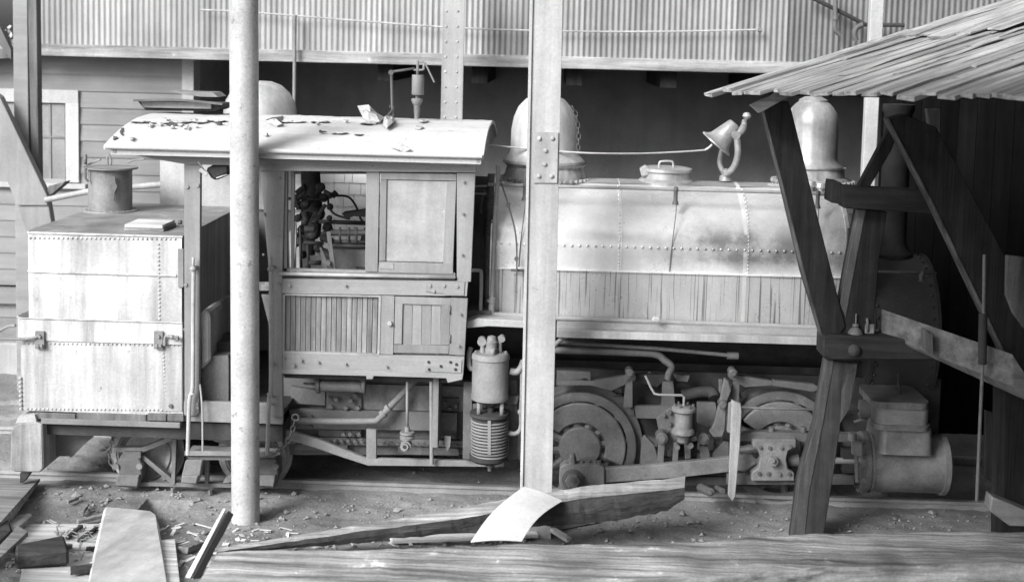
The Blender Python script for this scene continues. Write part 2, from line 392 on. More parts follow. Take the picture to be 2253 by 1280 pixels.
# pipes at upper right of wall
p = root('wall_piping', 'dark iron pipes with elbows high on the corrugated wall', 'pipe', U(1850, 60, Yr-.15))
Yp = Yr-.12
MB().tube(smooth_path(PT([(1838,-10,Yp),(1838,40,Yp),(1838,66,Yp),(1850,78,Yp)]), 4), .03, 10).build('drop_pipe', 'iron', p)
MB().cyl(U(1838, 44, Yp), (0,0,1), .045, .05, 12).build('coupling', 'iron', p)
MB().tube(PT([(1775,-10,Yp+.05),(1840,22,Yp+.05),(1905,55,Yp+.05),(1990,56,Yp+.05)]), .026, 10).build('sloping_pipe', 'irond', p)
MB().tube(smooth_path(PT([(1898,55,Yp),(1884,62,Yp),(1880,76,Yp),(1884,90,Yp)]), 4), .034, 10).build('elbow', 'iron', p)
# riveted steel column behind cab
YR = 4.3
rc = root('riveted_column', 'pale riveted steel column rising behind the cab roof', 'column', (U(995, 100, YR).x, YR, -.2))
a, b = U(975, -20, YR), U(1019, -20, YR); zb0 = -.2
MB().box(U(972,130,YR).x, U(1020,130,YR).x, YR, YR+.02, zb0, 5.2).build('flange', 'steel', rc, bevel=.003)
MB().box(U(972,130,YR).x, U(972,130,YR).x+.012, YR+.02, YR+.22, zb0, 5.2).build('web', 'steel', rc)
for i in range(12):
    yy = 2+i*33.3
    for dx in (8, 33): MB().rivet(U(975-i*.55+dx, yy-10, YR), .016).build('rivet', 'steel', rc)
# white timber post at right, standing behind the shed
Yw = 3.4
wp = MB().box(U(1907,200,Yw).x, U(1936,200,Yw).x, Yw, Yw+.12, -.2, 5.0).build('timber_post', 'white', bevel=.008)
tag(wp, 'pale square timber post rising behind the plank shed roof', 'post')
# ---------------------------------------------------------------- clapboard building
YS = 5.55
sb = root('clapboard_building', 'pale clapboard building with a white framed window at far left', 'building', (-6.5, YS, -.1))
xr = U(402, 300, YS).x; xL = -9.5; zt = U(250, 128, YS).z
bh = 36.6*S(YS); z = U(250, 128, YS).z; i = 0
wx0, wx1 = U(-40, 300, YS).x, U(158, 300, YS).x; wz1, wz0 = U(80, 215, YS).z, U(80, 405, YS).z
while z > .1:
    z0 = z-bh
    segs = [(xL, xr)]
    if z0 < wz1-.02 and z > wz0+.02: segs = [(xL, wx0), (wx1, xr)]
    if z < U(20, 590, YS).z and z > U(20, 632, YS).z: segs = [(U(60, 600, YS).x, xr)]
    for (a, b) in segs:
        MB().hexa([(a, YS-.022, z0-.008), (b, YS-.022, z0-.008), (b, YS+.01, z0-.008), (a, YS+.01, z0-.008)], [(a, YS-.004, z), (b, YS-.004, z), (b, YS+.01, z), (a, YS+.01, z)]).build('clapboard', 'siding', sb)
    z = z0; i += 1
MB().box(xL, xr, YS+.04, YS+.1, -.1, zt).build('wall', 'hole', sb)
MB().box(xr, U(427, 300, YS).x, YS-.035, YS+.3, -.1, zt+.02).build('corner_board', 'white', sb)
MB().box(U(427,300,YS).x-.03, U(427,300,YS).x-.001, YS+.3, YS+3, -.1, zt+.02).build('side_wall', 'siding', sb)
# shallow roof line seen at far left
MB().prism([(xL, YS-.35, zt-.25), (U(60,150,YS).x, YS-.35, zt-.02), (U(110,126,YS).x, YS-.35, zt+.1), (xL, YS-.35, zt+.02)], (0, 4, 0)).build('roof', 'timber', sb)
wf = MB().rect(-20, 197, 172, 226, YS-.05, .045).build('window_frame', 'white', sb, bevel=.004)
wf2 = MB().rect(144, 227, 173, 402, YS-.05, .045).build('window_jamb', 'white', sb, bevel=.004)
MB().rect(-20, 403, 188, 414, YS-.09, .09).build('window_sill', 'white', sb, bevel=.004)
win = MB().rect(-20, 227, 143, 402, YS-.004, .01).build('window_pane', 'glass', sb)
MB().rect(84, 227, 90, 402, YS-.02, .02).build('sash_stile', 'siding', win); MB().rect(107, 228, 112, 401, YS-.018, .016).build('glazing_bar', 'siding', win)
MB().rect(-20, 298, 143, 302, YS-.024, .018).build('glazing_bar', 'siding', win); MB().rect(-20, 392, 143, 402, YS-.024, .018).build('sash_rail', 'siding', win)
MB().rect(-60, 634, 60, 668, YS-.12, .15).build('base_beam', 'siding', sb, bevel=.005)
# timber posts and brace at left
Yq = 3.7
tp = MB().box(U(30,200,Yq).x, U(62,200,Yq).x, Yq, Yq+.15, -.15, 5.3).build('timber_post', 'siding', bevel=.006); tag(tp, 'pale timber post nearest the left edge, in front of the window', 'post')
tp = MB().px([(60,-30),(80,-30),(86,420),(70,420)], Yq-.0, .14).build('timber_post', 'timber', bevel=.006); tag(tp, 'darker narrow timber strip against the pale post by the window', 'post')
br = MB().px([(-30,190),(0,214),(104,432),(104,452),(38,452),(-30,290)], Yq-.25, .13)
br.px([(38,452),(104,434),(118,520),(160,640),(108,640),(62,520)], Yq-.22, .13)
o = br.build('timber_brace', 'cab', bevel=.006); tag(o, 'wide diagonal timber brace leaning from the left edge to behind the tank', 'brace')
o = MB().px([(106,410),(142,400),(138,406),(100,438)], Yq-.2, .2).build('bracket_board', 'timber'); tag(o, 'short angled board beside the diagonal brace', 'board')
o = MB().px([(-20,30),(0,60),(24,110),(24,132),(0,100),(-20,70)], Yq+.3, .1).build('upper_brace', 'timber'); tag(o, 'short dark brace meeting the left post near the top', 'brace')
o = MB().tube(PT([(100,440,3.3),(200,420,3.3),(420,400,3.4)]), .035, 10).build('handrail_pole', 'steel'); tag(o, 'pale horizontal pole passing behind the filler pipe', 'pole')
rs = random.Random(77); mb = MB()
for k in range(900):
    c = U(rs.gauss(10, 26), rs.gauss(150, 30), 9+rs.uniform(-.6,.6)); a = Vector((rs.uniform(-1,1), rs.uniform(-1,1), rs.uniform(-1,1))).normalized()*.05; b = a.cross(Vector((rs.uniform(-1,1),1,rs.uniform(-1,1)))).normalized()*.03
    mb.add([c-a, c+b, c+a, c-b], [(0,1,2,3)])
bu = root('background_tree', 'sunlit leafy tree glimpsed past the left edge behind the posts', 'tree', U(0, 600, 9)); mb.build('crown', 'white', bu, kind='stuff')
MB().tube([U(0,620,9), U(5,300,9), U(8,150,9)], [.14,.09,.03], 9).build('trunk', 'timber', bu)
# low shed ground strip / base at far left behind tank
o = MB().box(-9, U(60,690,4.6).x+.6, 4.4, 5.3, -.2, .35).build('stone_footing', 'steel', bevel=.02); tag(o, 'pale footing ledge below the clapboard building', 'footing')
# shingled wall seen through the cab
YW = 3.55
sw = root('shingled_wall', 'bright white shingled wall seen through the cab window', 'wall', (U(730,450,YW).x, YW, 0))
MB().box(U(560,450,YW).x, U(960,450,YW).x, YW+.02, YW+.12, -.1, U(700,330,YW).z).build('backing', 'white', sw)
ch = 26.5*S(YW); z = U(700, 345, YW).z; row = 0; rs = random.Random(9)
while z > U(700, 640, YW).z:
    x = U(585, 450, YW).x - rs.uniform(0, .1)
    while x < U(840, 450, YW).x:
        wd = rs.uniform(17, 34)*S(YW)
        MB().hexa([(x, YW-.02, z-ch-.012), (x+wd-.006, YW-.02, z-ch-.012+rs.uniform(-.006,.006)), (x+wd-.006, YW+.018, z-ch), (x, YW+.018, z-ch)], [(x, YW-.002, z), (x+wd-.006, YW-.002, z), (x+wd-.006, YW+.018, z), (x, YW+.018, z)]).build('shingle', 'shingle', sw)
        x += wd
    z -= ch
# ================================================================ LOCOMOTIVE
L = root('steam_locomotive', 'old saddle tank steam locomotive with wooden cab and rear water tank', 'locomotive', (0, 1.3, 0))
W2 = 2.45      # overall depth of tank block
def rrect_prism(mb, x0, x1, y0, y1, z0, z1, r, n=6, cap=True):
    """vertical-sided block with the two left corners rounded in plan"""
    pts = []
    for k in range(n+1):
        a = math.pi + math.pi/2*k/n; pts.append((x0+r+r*math.cos(a), y0+r+r*math.sin(a)))
    pts += [(x1, y0), (x1, y1)]
    for k in range(n+1):
        a = math.pi/2 + math.pi/2*k/n; pts.append((x0+r+r*math.cos(a), y1-r+r*math.sin(a)))
    m = len(pts); mb.add([(p[0], p[1], z0) for p in pts]+[(p[0], p[1], z1) for p in pts], [(i, (i+1) % m, m+(i+1) % m, m+i) for i in range(m)], True)
    if cap: mb.add([(p[0], p[1], z1) for p in pts], [tuple(range(m))])
    return pts
# ---- rear tank
Y1 = .12
ux0, ux1 = U(57, 600, Y1).x, U(400, 600, Y1).x; uz1, uz0 = U(230, 514, Y1).z, U(230, 712, Y1).z
mb = MB(); rrect_prism(mb, ux0, ux1, Y1, Y1+W2-.1, uz0-.2, uz1-.012, .07, cap=False)
tank = mb.build('upper_tank', 'tankpaint', L)
mb = MB(); rrect_prism(mb, ux0-.008, ux1+.004, Y1-.008, Y1+W2-.092, uz1-.02, uz1, .075)
mb.build('tank_top', 'tanktop', tank)
mb = MB().tube([(ux0-.004, Y1+W2-.2, uz1-.01), (ux0-.004, Y1+.07, uz1-.01), (ux0+.02, Y1+.015, uz1-.01), (ux0+.07, Y1-.004, uz1-.01), (ux1, Y1-.004, uz1-.01), (ux1+.004, Y1+W2-.2, uz1-.01)], .011, 8)
mb.build('top_angle', 'tankpaint', tank)
bz = U(225, 602, Y1).z
mb = MB().tube([(ux0-.002, Y1+1.5, bz), (ux0-.002, Y1+.07, bz), (ux0+.02, Y1+.015, bz), (ux0+.07, Y1-.002, bz), (ux1-.05, Y1-.002, bz)], .012, 8); mb.build('beading', 'tankpaint', tank)
rv = MB()
for px, py in pxline(66, 523, 385, 526, 32): rv.rivet(U(px, py, Y1), .0135)
for px, py in pxline(349, 537, 351, 702, 19): rv.rivet(U(px, py, Y1), .0135)
rv.build('rivets', 'tankpaint', tank, kind='stuff')
MB().rect(391, 548, 404, 632, Y1-.02, .03).build('edge_plate', 'cab', tank, bevel=.003)
# lower tank
Y0 = 0.0
lx0, lx1 = U(41, 800, Y0).x, U(402, 800, Y0).x; lz1, lz0 = U(220, 753, Y0).z, U(220, 908, Y0).z
mb = MB(); rrect_prism(mb, lx0, lx1, Y0, Y0+W2+.1, lz0, lz1+.12, .06); lower = mb.build('lower_tank', 'tankpaint', L)
# coping band: open collar wall, proud of the sheet
cz1, cz0 = U(220, 704, Y0).z, U(220, 752, Y0).z; cx0 = U(33, 720, Y0).x
mb = MB(); pts = []
for k in range(9):
    a = math.pi+math.pi/2*k/8; pts.append((cx0+.1+.1*math.cos(a), -.015+.1+.1*math.sin(a)))
pts = [(cx0, Y0+W2)]+pts+[(lx1, -.015)]
vs = []
for (x, y) in pts: vs += [(x, y, cz0), (x, y, cz1)]
mb.add(vs, [(2*i, 2*i+2, 2*i+3, 2*i+1) for i in range(len(pts)-1)], True)
vs = []
for (x, y) in pts: vs += [(x+(.008 if x < cx0+.2 else 0), y+.01, cz0), (x+(.008 if x < cx0+.2 else 0), y+.01, cz1)]
mb.add(vs, [(2*i, 2*i+2, 2*i+3, 2*i+1) for i in range(len(pts)-1)], True)
mb.build('coping_band', 'tankpaint', lower)
mb = MB().tube([(x, y-.002, cz1) for x, y in pts], .008, 6); mb.build('coping_rim', 'tankpaint', lower)
rv = MB()
for px, py in pxline(52, 755, 392, 759, 36): rv.rivet(U(px, py, Y0), .012)
for px, py in pxline(359, 768, 366, 892, 16): rv.rivet(U(px, py, Y0), .012)
for px, py in pxline(60, 899, 392, 902, 38): rv.rivet(U(px, py, Y0), .012)
for px, py in pxline(44, 832, 46, 900, 8): rv.rivet(U(px, py, Y0), .02, (-.7,-.7,0))
rv.build('rivets', 'tankpaint', lower, kind='stuff')
MB().rect(364, 762, 400, 904, Y0-.008, .008).build('seam_plate', 'tankpaint', lower)
MB().bolt(U(376, 892, Y0-.008), .02).build('drain_plug', 'iron', lower)
for bx in (88, 349):
    b = MB().rect(bx-11, 729, bx+9, 768, Y0-.04, .03).build('bracket', 'ironl', lower, bevel=.003)
    mb = MB()
    for dx, dy in ((-4, 12), (4, 12), (0, -8)): mb.bolt(U(bx+dx, 748+dy, Y0-.04), .016, h=.02)
    mb.build('bolt', 'ironl', b)
MB().tube(smooth_path(PT([(-30,744,-.05),(40,746,-.05),(70,744,-.05),(88,738,-.05)]), 4), .013, 8).build('uncoupling_rod', 'ironl', lower)
MB().tube(smooth_path(PT([(-30,738,.1),(0,727,.1),(18,718,.06),(34,716,.02)]), 4), .015, 8).build('bent_pipe', 'ironl', lower)
f = MB().tube(smooth_path(PT([(362,760,-.04),(364,740,-.04),(378,741,-.05),(392,744,-.05)]), 4), .012, 8)
f.cyl(U(376, 741, -.05), (1,0,0), .022, .02, 10); f.bolt(U(388, 744, -.06), .024, (1,0,0), .02); f.build('valve_fitting', 'ironl', lower)
# filler pipe, lid
zt_ = uz1; fc = T(243, 463, zt_); r = 47.5*S(fc.y)
fz1 = U(243, 371, fc.y).z
fl = MB().cyl((fc.x, fc.y, zt_), (0,0,1), r, fz1-zt_, 40).build('filler_pipe', 'ironl', L)
M['fillr'] = mat('sooty_filler', .2, .6, 0, .3, 3, 'z', .25, 8); fl.data.materials[0] = M['fillr']
mb = MB(); mb.cyl((fc.x, fc.y, zt_), (0,0,1), r+.06, .012, 40); mb.build('flange', 'tanktop', fl); mb = MB()
for k in range(26): a = k*2*math.pi/26; mb.rivet((fc.x+(r+.035)*math.cos(a), fc.y+(r+.035)*math.sin(a), zt_+.012), .011, (0,0,1))
mb.build('flange_rivets', 'tanktop', fl, kind='stuff')
lid = MB().cyl((fc.x+.01, fc.y, fz1), (0,0,1), r+.05, .018, 40, .006); lid.lathe([(r+.05,.018),(r*.4,.03),(0,.034)], (fc.x+.01, fc.y, fz1), n=40); lid = lid.build('lid', 'ironl', fl)
mb = MB().tube(smooth_path([(fc.x-.02, fc.y, fz1+.03), (fc.x-.03, fc.y, fz1+.09), (fc.x-.02, fc.y, fz1+.14), (fc.x+.01, fc.y, fz1+.09), (fc.x, fc.y, fz1+.03)]), .012, 8); mb.build('ring_handle', 'ironl', lid)
mb = MB().px([(246,388),(253,388),(254,402),(258,410),(252,424),(250,442),(247,442),(246,424),(241,411),(246,402)], fc.y-r-.012, .014); mb.build('hasp', 'iron', fl)
mb = MB().tube(PT([(183,366,fc.y-.1),(200,360,fc.y-.1),(221,351,fc.y-.1)]), .011, 6); mb.tube(PT([(281,358,fc.y-.1),(296,352,fc.y-.1),(317,351,fc.y-.1)]), .011, 6); mb.build('clamp_bar', 'ironl', lid)
mb = MB().tube(PT([(188,370,fc.y-.2),(188,392,fc.y-.2),(194,400,fc.y-.2)]), .012, 6); mb.tube(PT([(188,362,fc.y-.15),(188,340,fc.y-.15)]), .018, 8); mb.build('clamp_screw', 'iron', lid)
# hatch cover on tank
c = T(330, 497, zt_)
hc = MB().box(T(276,506,zt_).x, T(368,506,zt_).x, T(300,508,zt_).y, T(300,508,zt_).y+.42, zt_, zt_+.028).build('hatch_board', 'plankm', bevel=.003)
tag(hc, 'lower flat wooden cover board lying on the tank top', 'board')
hc2 = MB().box(T(278,506,zt_).x, T(366,506,zt_).x, T(300,508,zt_).y-.01, T(300,508,zt_).y+.4, zt_+.03, zt_+.06).build('hatch_board', 'plank', bevel=.003)
tag(hc2, 'upper pale wooden cover board stacked on the tank top', 'board')
o = MB().tube(PT([(392,489,c.y),(400,489,c.y)]), .02, 8).build('cap_nut', 'iron', L)
# ---- frame platform at rear
fx0, fx1 = U(90, 925, -.02).x, U(396, 925, -.02).x
MB().rect(90, 925, 396, 937, -.04, .08).build('platform_edge', 'ironl', L, bevel=.004)
rs = random.Random(2)
for (a, b, y0, y1) in ((75,166,909,923),(168,322,910,926),(324,366,911,926),(368,404,912,927)):
    MB().rect(a, y0, b, y1, -.03+rs.uniform(-.01,.01), 2.5).build('deck_plank', 'timber', L, bevel=.006)
MB().box(fx0, U(620,900,0).x, .05, 2.55, U(300,927,0).z-.16, U(300,927,0).z-.005).build('frame_deck', 'irond', L)
# end beam (end grain toward camera)
be = MB().px([(24,950),(34,932),(78,928),(93,934),(96,1030),(88,1039),(30,1038),(22,1030)], -.06, 2.7).build('end_beam', 'timber', L, bevel=.012)
M['beamend'] = mat('end_beam_wood', .26, .85, 0, .25, 3, 'z', .4, 9, .12, .4); be.data.materials[0] = M['beamend']
MB().px([(34,931),(40,916),(76,912),(80,927)], -.05, 2.6).build('beam_cap', 'white', L)
MB().px([(128,938),(232,938),(182,980),(160,1003),(110,1003)], .25, .03).build('gusset_plate', 'iron', L)
MB().box(U(96,980,.3).x, U(135,980,.3).x, .3, 2.4, U(110,1000,.3).z, U(110,936,.3).z).build('frame_end', 'irond', L)
MB().px([(44,1040),(66,1040),(50,1062),(44,1062)], .1, .1).build('hanger', 'irond', L)
# step / cab posts
YP = -.03
p1 = MB().px([(405,360),(441,360),(438,905),(432,915),(406,914)], YP, .06).build('rear_cab_post', 'cab', L, bevel=.004)
p2 = MB().px([(572,368),(627,370),(620,640),(622,916),(598,918),(592,600)], YP, .06).build('door_post', 'cab', L, bevel=.004)
mb = MB()
for a, b in ((412,411),(435,408),(409,626),(433,888),(434,896),(412,868)): mb.bolt(U(a, b, YP), .018, h=.012)
mb.build('bolts', 'cab', p1, kind='stuff')
# cab floor and inner things
MB().rect(404, 885, 622, 930, .0, .05).build('step_sill', 'ironl', L, bevel=.004)
zf = U(500, 893, .05).z
MB().box(ux1, U(624,800,0).x, .03, 2.5, zf-.06, zf-.02).build('cab_floor', 'irond', L)
sb_ = MB().px([(440,685),(458,684),(462,700),(462,795),(440,815)], .05, .5).build('seat_cushion', 'cabpale', L, bevel=.02)
MB().px([(442,816),(462,783),(502,782),(504,790),(504,885),(442,885)], .12, .5).build('seat_box', 'iron', L, bevel=.006)
MB().px([(470,755),(505,752),(505,782),(462,784)], .3, .5).build('locker', 'irond', L)
MB().box(U(626,800,.1).x, U(1015,800,.1).x, .1, 2.4, U(800,836,.1).z, U(800,828,.1).z).build('raised_floor', 'irond', L)
# far side cab wall (with opening)
YF = 2.42
cabfar = MB()
cabfar.px([(400,350),(640,350),(640,620),(400,620)], YF, .03)
cabfar.px([(640,560),(1040,575),(1040,640),(640,640)], YF, .03); cabfar.px([(640,340),(1040,340),(1040,383),(640,383)], YF, .03); cabfar.px([(845,383),(1040,383),(1040,575),(845,575)], YF, .03)
cabfar.px([(550,640),(1040,640),(1040,840),(550,840)], YF, .03)
# door gap left: near part removed so light panel shows
M['cabin'] = mat('cab_inside', .16, .8, 0, .2, 2, 'z', .2, 8)
M['cabinl'] = mat('cab_inside_pale', .42, .8, 0, .12, 2, 'z', .1, 8)
cabfar.build('far_side', 'cabin', L)
MB().px([(352,352),(640,352),(640,462),(352,456)], YF-.04, .02).build('far_panel', 'cabinl', L)
# front bulkhead / backhead
xb = U(960, 600, .2).x
MB().box(xb, xb+.05, .08, 2.4, .5, U(960,360,.2).z).build('front_bulkhead', 'cabin', L)
bh_ = MB().cyl((U(800,560,1.2).x, 1.25, U(800,640,1.2).z), (1,0,0), .62, .7, 36).build('boiler_backhead', 'irond', L)
# steam stand, valves and pipes inside the cab seen through the window
v = MB()
v.tube(PT([(690,372,1.0),(690,420,1.0),(688,470,.95),(686,520,.95)]), [.06,.075,.1,.08], 12)
v.tube(PT([(678,372,1.3),(678,560,1.3)]), .07, 10)
for (x, y, r) in ((705,412,.05),(712,435,.045),(672,450,.05),(700,470,.07),(726,455,.035),(655,480,.04),(665,505,.05),(690,515,.06),(725,480,.03),(650,540,.045),(700,545,.05),(720,500,.05),(668,560,.04),(655,520,.04)):
    p = U(x, y, .9+random.uniform(-.2,.2)); v.lathe([(0,-r),(r*.7,-r*.7),(r,0),(r*.7,r*.7),(0,r)], p, (random.uniform(-1,1), random.uniform(-1,1), .6), 9)
rq = random.Random(4)
for q in range(26):
    x, y = rq.uniform(655, 735), rq.uniform(410, 590)
    p = U(x, y, .75+rq.uniform(-.25,.25)); dv = Vector((rq.uniform(-1,1), rq.uniform(-.4,.4), rq.uniform(-1,1))).normalized()
    v.cyl(p, dv, rq.uniform(.014,.035), rq.uniform(.04,.13), 9)
v.build('steam_stand', 'irond', L)
v = MB().tube(smooth_path(PT([(720,432,.9),(735,431,.9),(765,433,.9),(782,452,.9),(792,478,.9),(800,490,.9)])), .011, 7)
v.tube(smooth_path(PT([(722,432,.9),(724,455,.9),(738,472,.9),(770,482,.9)])), .011, 7); v.tube(PT([(632,437,.7),(720,438,.7)]), .014, 7); v.tube(PT([(660,500,.5),(662,595,.5)]), .012, 7); v.tube(PT([(676,530,.5),(680,595,.5)]), .014, 7)
v.tube(PT([(690,487,.8),(805,491,.8)]), .02, 8); v.tube(PT([(668,534,.5),(712,535,.5)]), .018, 8); v.tube(PT([(680,578,.5),(706,578,.5)]), .022, 8)
v.build('cab_piping', 'irond', L)
v = MB().tube(PT([(728,512,.7),(806,512,.7)]), .03, 10); v.tube(PT([(728,531,.7),(806,533,.7)]), .018, 8); v.tube(PT([(728,540,.7),(806,542,.7)]), .02, 8)
for x in (748, 768, 784): v.tube(PT([(x,500,.68),(x,535,.68)]), .012, 6)
v.build('injector', 'iron', L)
MB().px([(728,545),(806,548),(806,612),(728,612)], .72, .3).build('firebox_casing', 'cabin', L)
MB().px([(752,470),(806,463),(806,478),(778,476),(762,482)], .85, .2).build('lubricator', 'irond', L)
lv = MB().px([(718,510),(727,509),(739,600),(729,600)], .35, .02); lv.px([(703,545),(707,545),(718,572),(722,600),(716,600),(709,575)], .33, .02); lv.bolt(U(723, 578, .33), .025, h=.03); lv.build('reverse_lever', 'ironl', L)
v = MB()
for (pts) in ([(636,512),(650,490),(652,520),(646,600),(638,600)], [(652,545),(662,540),(664,600),(652,600)], [(644,462),(662,462),(662,468),(646,470)]): v.px(pts, .8, .05)
v.build('cast_fittings', 'white', L)
# ---- cab side
YCB = 0.0
cs = MB().px([(575,648),(1030,660),(1018,830),(618,822)], YCB+.03, .03).build('cab_side', 'cabboard', L)
fr = MB()
MB().px([(570,342),(1050,352),(1047,380),(570,376)], YCB-.045, .05).build('cantrail', 'cabx', L, bevel=.004)
MB().px([(1005,381),(1046,381),(1036,620),(1005,620)], YCB-.02, .05).build('corner_post', 'cab', L, bevel=.003)
MB().px([(236,326),(515,338),(515,364),(410,362),(350,352),(290,340)], YCB-.05, .05).build('rear_cantrail', 'cabx', L, bevel=.004)
MB().px([(500,337),(572,342),(572,376),(500,364)], YCB-.046, .045).build('mid_cantrail', 'cabx', L, bevel=.003)
wnd = MB().px([(625,371),(632,371),(631,600),(625,600)], YCB+.0, .06); wnd.px([(632,366),(806,372),(806,377),(632,371)], YCB, .06)
wnd.px([(640,376),(648,376),(646,596),(640,596)], YCB+.06, .04); wnd.build('window_channel', 'cab', L)
MB().px([(806,374),(835,375),(831,598),(803,597)], YCB-.015, .04).build('window_mullion', 'cab', L, bevel=.003)
MB().px([(625,596),(1002,605),(1000,600),(625,590)], YCB+.0, .04).build('window_track', 'cab', L)
sh = MB().px([(837,380),(1004,383),(1004,398),(837,395)], YCB-.01, .035); sh.px([(837,396),(851,396),(848,574),(834,575)], YCB-.01, .035)
sh.px([(983,399),(1004,399),(996,602),(974,577)], YCB-.0101, .035); sh.px([(834,576),(996,580),(997,603),(832,599)], YCB-.0102, .035)
shut = sh.build('sliding_shutter', 'cab', L, bevel=.002)
MB().px([(851,396),(983,399),(975,577),(848,574)], YCB+.004, .02).build('shutter_panel', 'cabpale', shut)
MB().px([(836,578),(866,579),(866,592),(836,591)], YCB-.016, .006).build('handle_plate', 'cabpale', shut)
mb = MB().tube(PT([(614,602,-.035),(1001,611,-.035)]), .016, 8); mb.px([(614,598),(1001,607),(1001,613),(614,605)], -.03, .04); mb.build('window_sill', 'cabpale', L)
MB().px([(606,613),(1030,618),(1027,652),(606,645)], YCB-.02, .05).build('waist_rail', 'cabx', L, bevel=.003)
wp_ = MB().px([(936,617),(1023,620),(1021,650),(978,650),(974,646),(936,642)], YCB-.03, .012).build('strap_plate', 'cabx', L, bevel=.002)
mb = MB()
for a, b in ((946,628),(977,628),(1006,630),(954,640)): mb.bolt(U(a, b, YCB-.03), .016, h=.01)
mb.build('bolts', 'cabx', wp_, kind='stuff')
# stiles + matchboards
MB().px([(606,646),(626,647),(624,776),(606,776)], YCB-.016, .05).build('stile', 'cab', L, bevel=.002)
MB().px([(836,650),(868,651),(865,780),(832,779)], YCB-.016, .05).build('stile', 'cab', L, bevel=.002)
mould = MB().px([(626,646),(836,650),(836,654),(626,650)], YCB-.022, .03); mould.px([(622,772),(833,778),(833,783),(622,777)], YCB-.022, .03); mould.px([(833,652),(838,652),(835,781),(830,781)], YCB-.0225, .03); mould.px([(622,649),(627,649),(626,775),(621,775)], YCB-.0225, .03)
mould.build('panel_moulding', 'cabpale', L)
nb = 18; rs = random.Random(11)
for i in range(nb):
    a0, a1 = 628+(832-628)*i/nb, 628+(832-628)*(i+1)/nb; b0, b1 = 627+(829-627)*i/nb, 627+(829-627)*(i+1)/nb
    MB().px([(a0+.5,650+i*.22),(a1-.5,650+i*.22),(b1-.5,774+i*.3),(b0+.5,774+i*.3)], YCB+.008+rs.uniform(0,.003), .02).build('matchboard', 'cabboard', cs, bevel=.0025)
# small door
dr = MB().px([(869,652),(992,656),(991,672),(869,668)], YCB-.012, .03); dr.px([(869,668),(886,668),(884,757),(867,757)], YCB-.0121, .03); dr.px([(971,672),(991,672),(988,759),(968,759)], YCB-.0122, .03); dr.px([(866,758),(988,760),(987,778),(866,776)], YCB-.0123, .03)
door = dr.build('locker_door', 'cab', L, bevel=.002)
for i in range(4):
    MB().px([(887+i*21,669),(907+i*21,669),(905.6+i*21,758),(885+i*21,758)], YCB+.004, .02).build('door_board', 'cab', door, bevel=.0008)
MB().px([(992,655),(1029,657),(1022,782),(988,780)], YCB-.016, .05).build('stile', 'cab', L, bevel=.002)
mb = MB()
for y in (682, 745): mb.tube([U(990, y-9, -.02), U(990, y+9, -.02)], .009, 6)
mb.build('hinge', 'iron', door); MB().bolt(U(858, 711, -.016), .022, h=.025).build('turn_button', 'cabpale', L)
MB().px([(619,777),(1022,784),(1019,826),(619,811)], YCB-.02, .05).build('bottom_rail', 'cabx', L, bevel=.003)
MB().px([(619,811),(1019,824),(1017,835),(985,842),(982,832),(822,827),(820,834),(806,834),(806,827),(619,822)], YCB-.035, .07).build('bottom_sill', 'cabx', L, bevel=.003)
wp_ = MB().px([(935,789),(1016,792),(1015,820),(935,817)], YCB-.03, .012).build('strap_plate', 'cabx', L, bevel=.002)
mb = MB()
for a, b in ((943,796),(970,805),(991,796),(1004,801),(1002,812),(944,812)): mb.bolt(U(a, b, YCB-.03), .013, h=.01)
mb.build('bolts', 'irond', wp_, kind='stuff')
mb = MB()
for a, b in ((625,788),(662,792),(646,803),(615,626),(637,627),(1025,365),(602,365),(600,888),(601,872),(601,800)): mb.bolt(U(a, b, YCB-.04), .015, h=.012)
for a, b in ((580,470),(615,392),(580,560),(614,520),(1020,400),(1018,470),(1016,560),(1012,690),(1008,760),(700,362),(820,366),(940,372),(1000,610),(760,628),(700,796),(760,800),(850,806)): mb.bolt(U(a, b, YCB-.035), .012, h=.012)
mb.build('bolts', 'cab', L, kind='stuff')
# roof
xa, xbb = U(228, 320, -.2).x, U(1064, 330, -.2).x; ze = U(650, 332, -.2).z; crown = U(650, 257, 1.3).z
def arc(u): return ze+(crown-ze)*(1-abs(u)**2.3)
prof = [(-.2+3.0*i/40, arc((i/40-.5)*2)) for i in range(41)]
def arch(mb, x0, x1, off=0, th=.03, seg=1, jit=0):
    vs = []; n = len(prof)
    for j in range(seg+1):
        x = x0+(x1-x0)*j/seg
        for (y, z) in prof:
            jz = jit*noise.noise(Vector((x*5, y*5, 1)))+jit*.6*noise.noise(Vector((x*17, y*17, 1)))
            vs.append((x, y, z+off+jz))
        for (y, z) in prof[::-1]: vs.append((x, y, z+off-th))
    m = 2*n; fs = [(j*m+i, j*m+(i+1) % m, (j+1)*m+(i+1) % m, (j+1)*m+i) for j in range(seg) for i in range(m)]
    mb.add(vs, fs, True); mb.add(vs[:m], [tuple(range(m))]); mb.add(vs[-m:], [tuple(range(m-1, -1, -1))]); return mb
rf = arch(MB(), xa, xbb, 0, .03, 160, .006).build('roof', 'roof', L)
ed = MB().tube([(xa+.02, -.215, ze-.005), (xbb-.01, -.215, ze-.005)], .022, 10); ed.box(xa+.06, xbb-.02, -.195, -.165, ze-.075, ze-.03); ed.build('eave_moulding', 'roofedge', rf)
ed = MB().px([(947,347),(1056,349),(1056,364),(947,361)], -.11, .04); ed.build('eave_block', 'roofedge', rf)
# end arch boards
for x0 in (xa+.08, xbb-.06):
    mb = MB(); n = len(prof); lo = [(x0, y, z-.031) for (y, z) in prof]; hi = [(x0, y, ze-.06) for (y, z) in prof[::-1]]
    mb.prism(lo+hi, (.03,0,0)); mb.build('end_board', 'cab', rf)
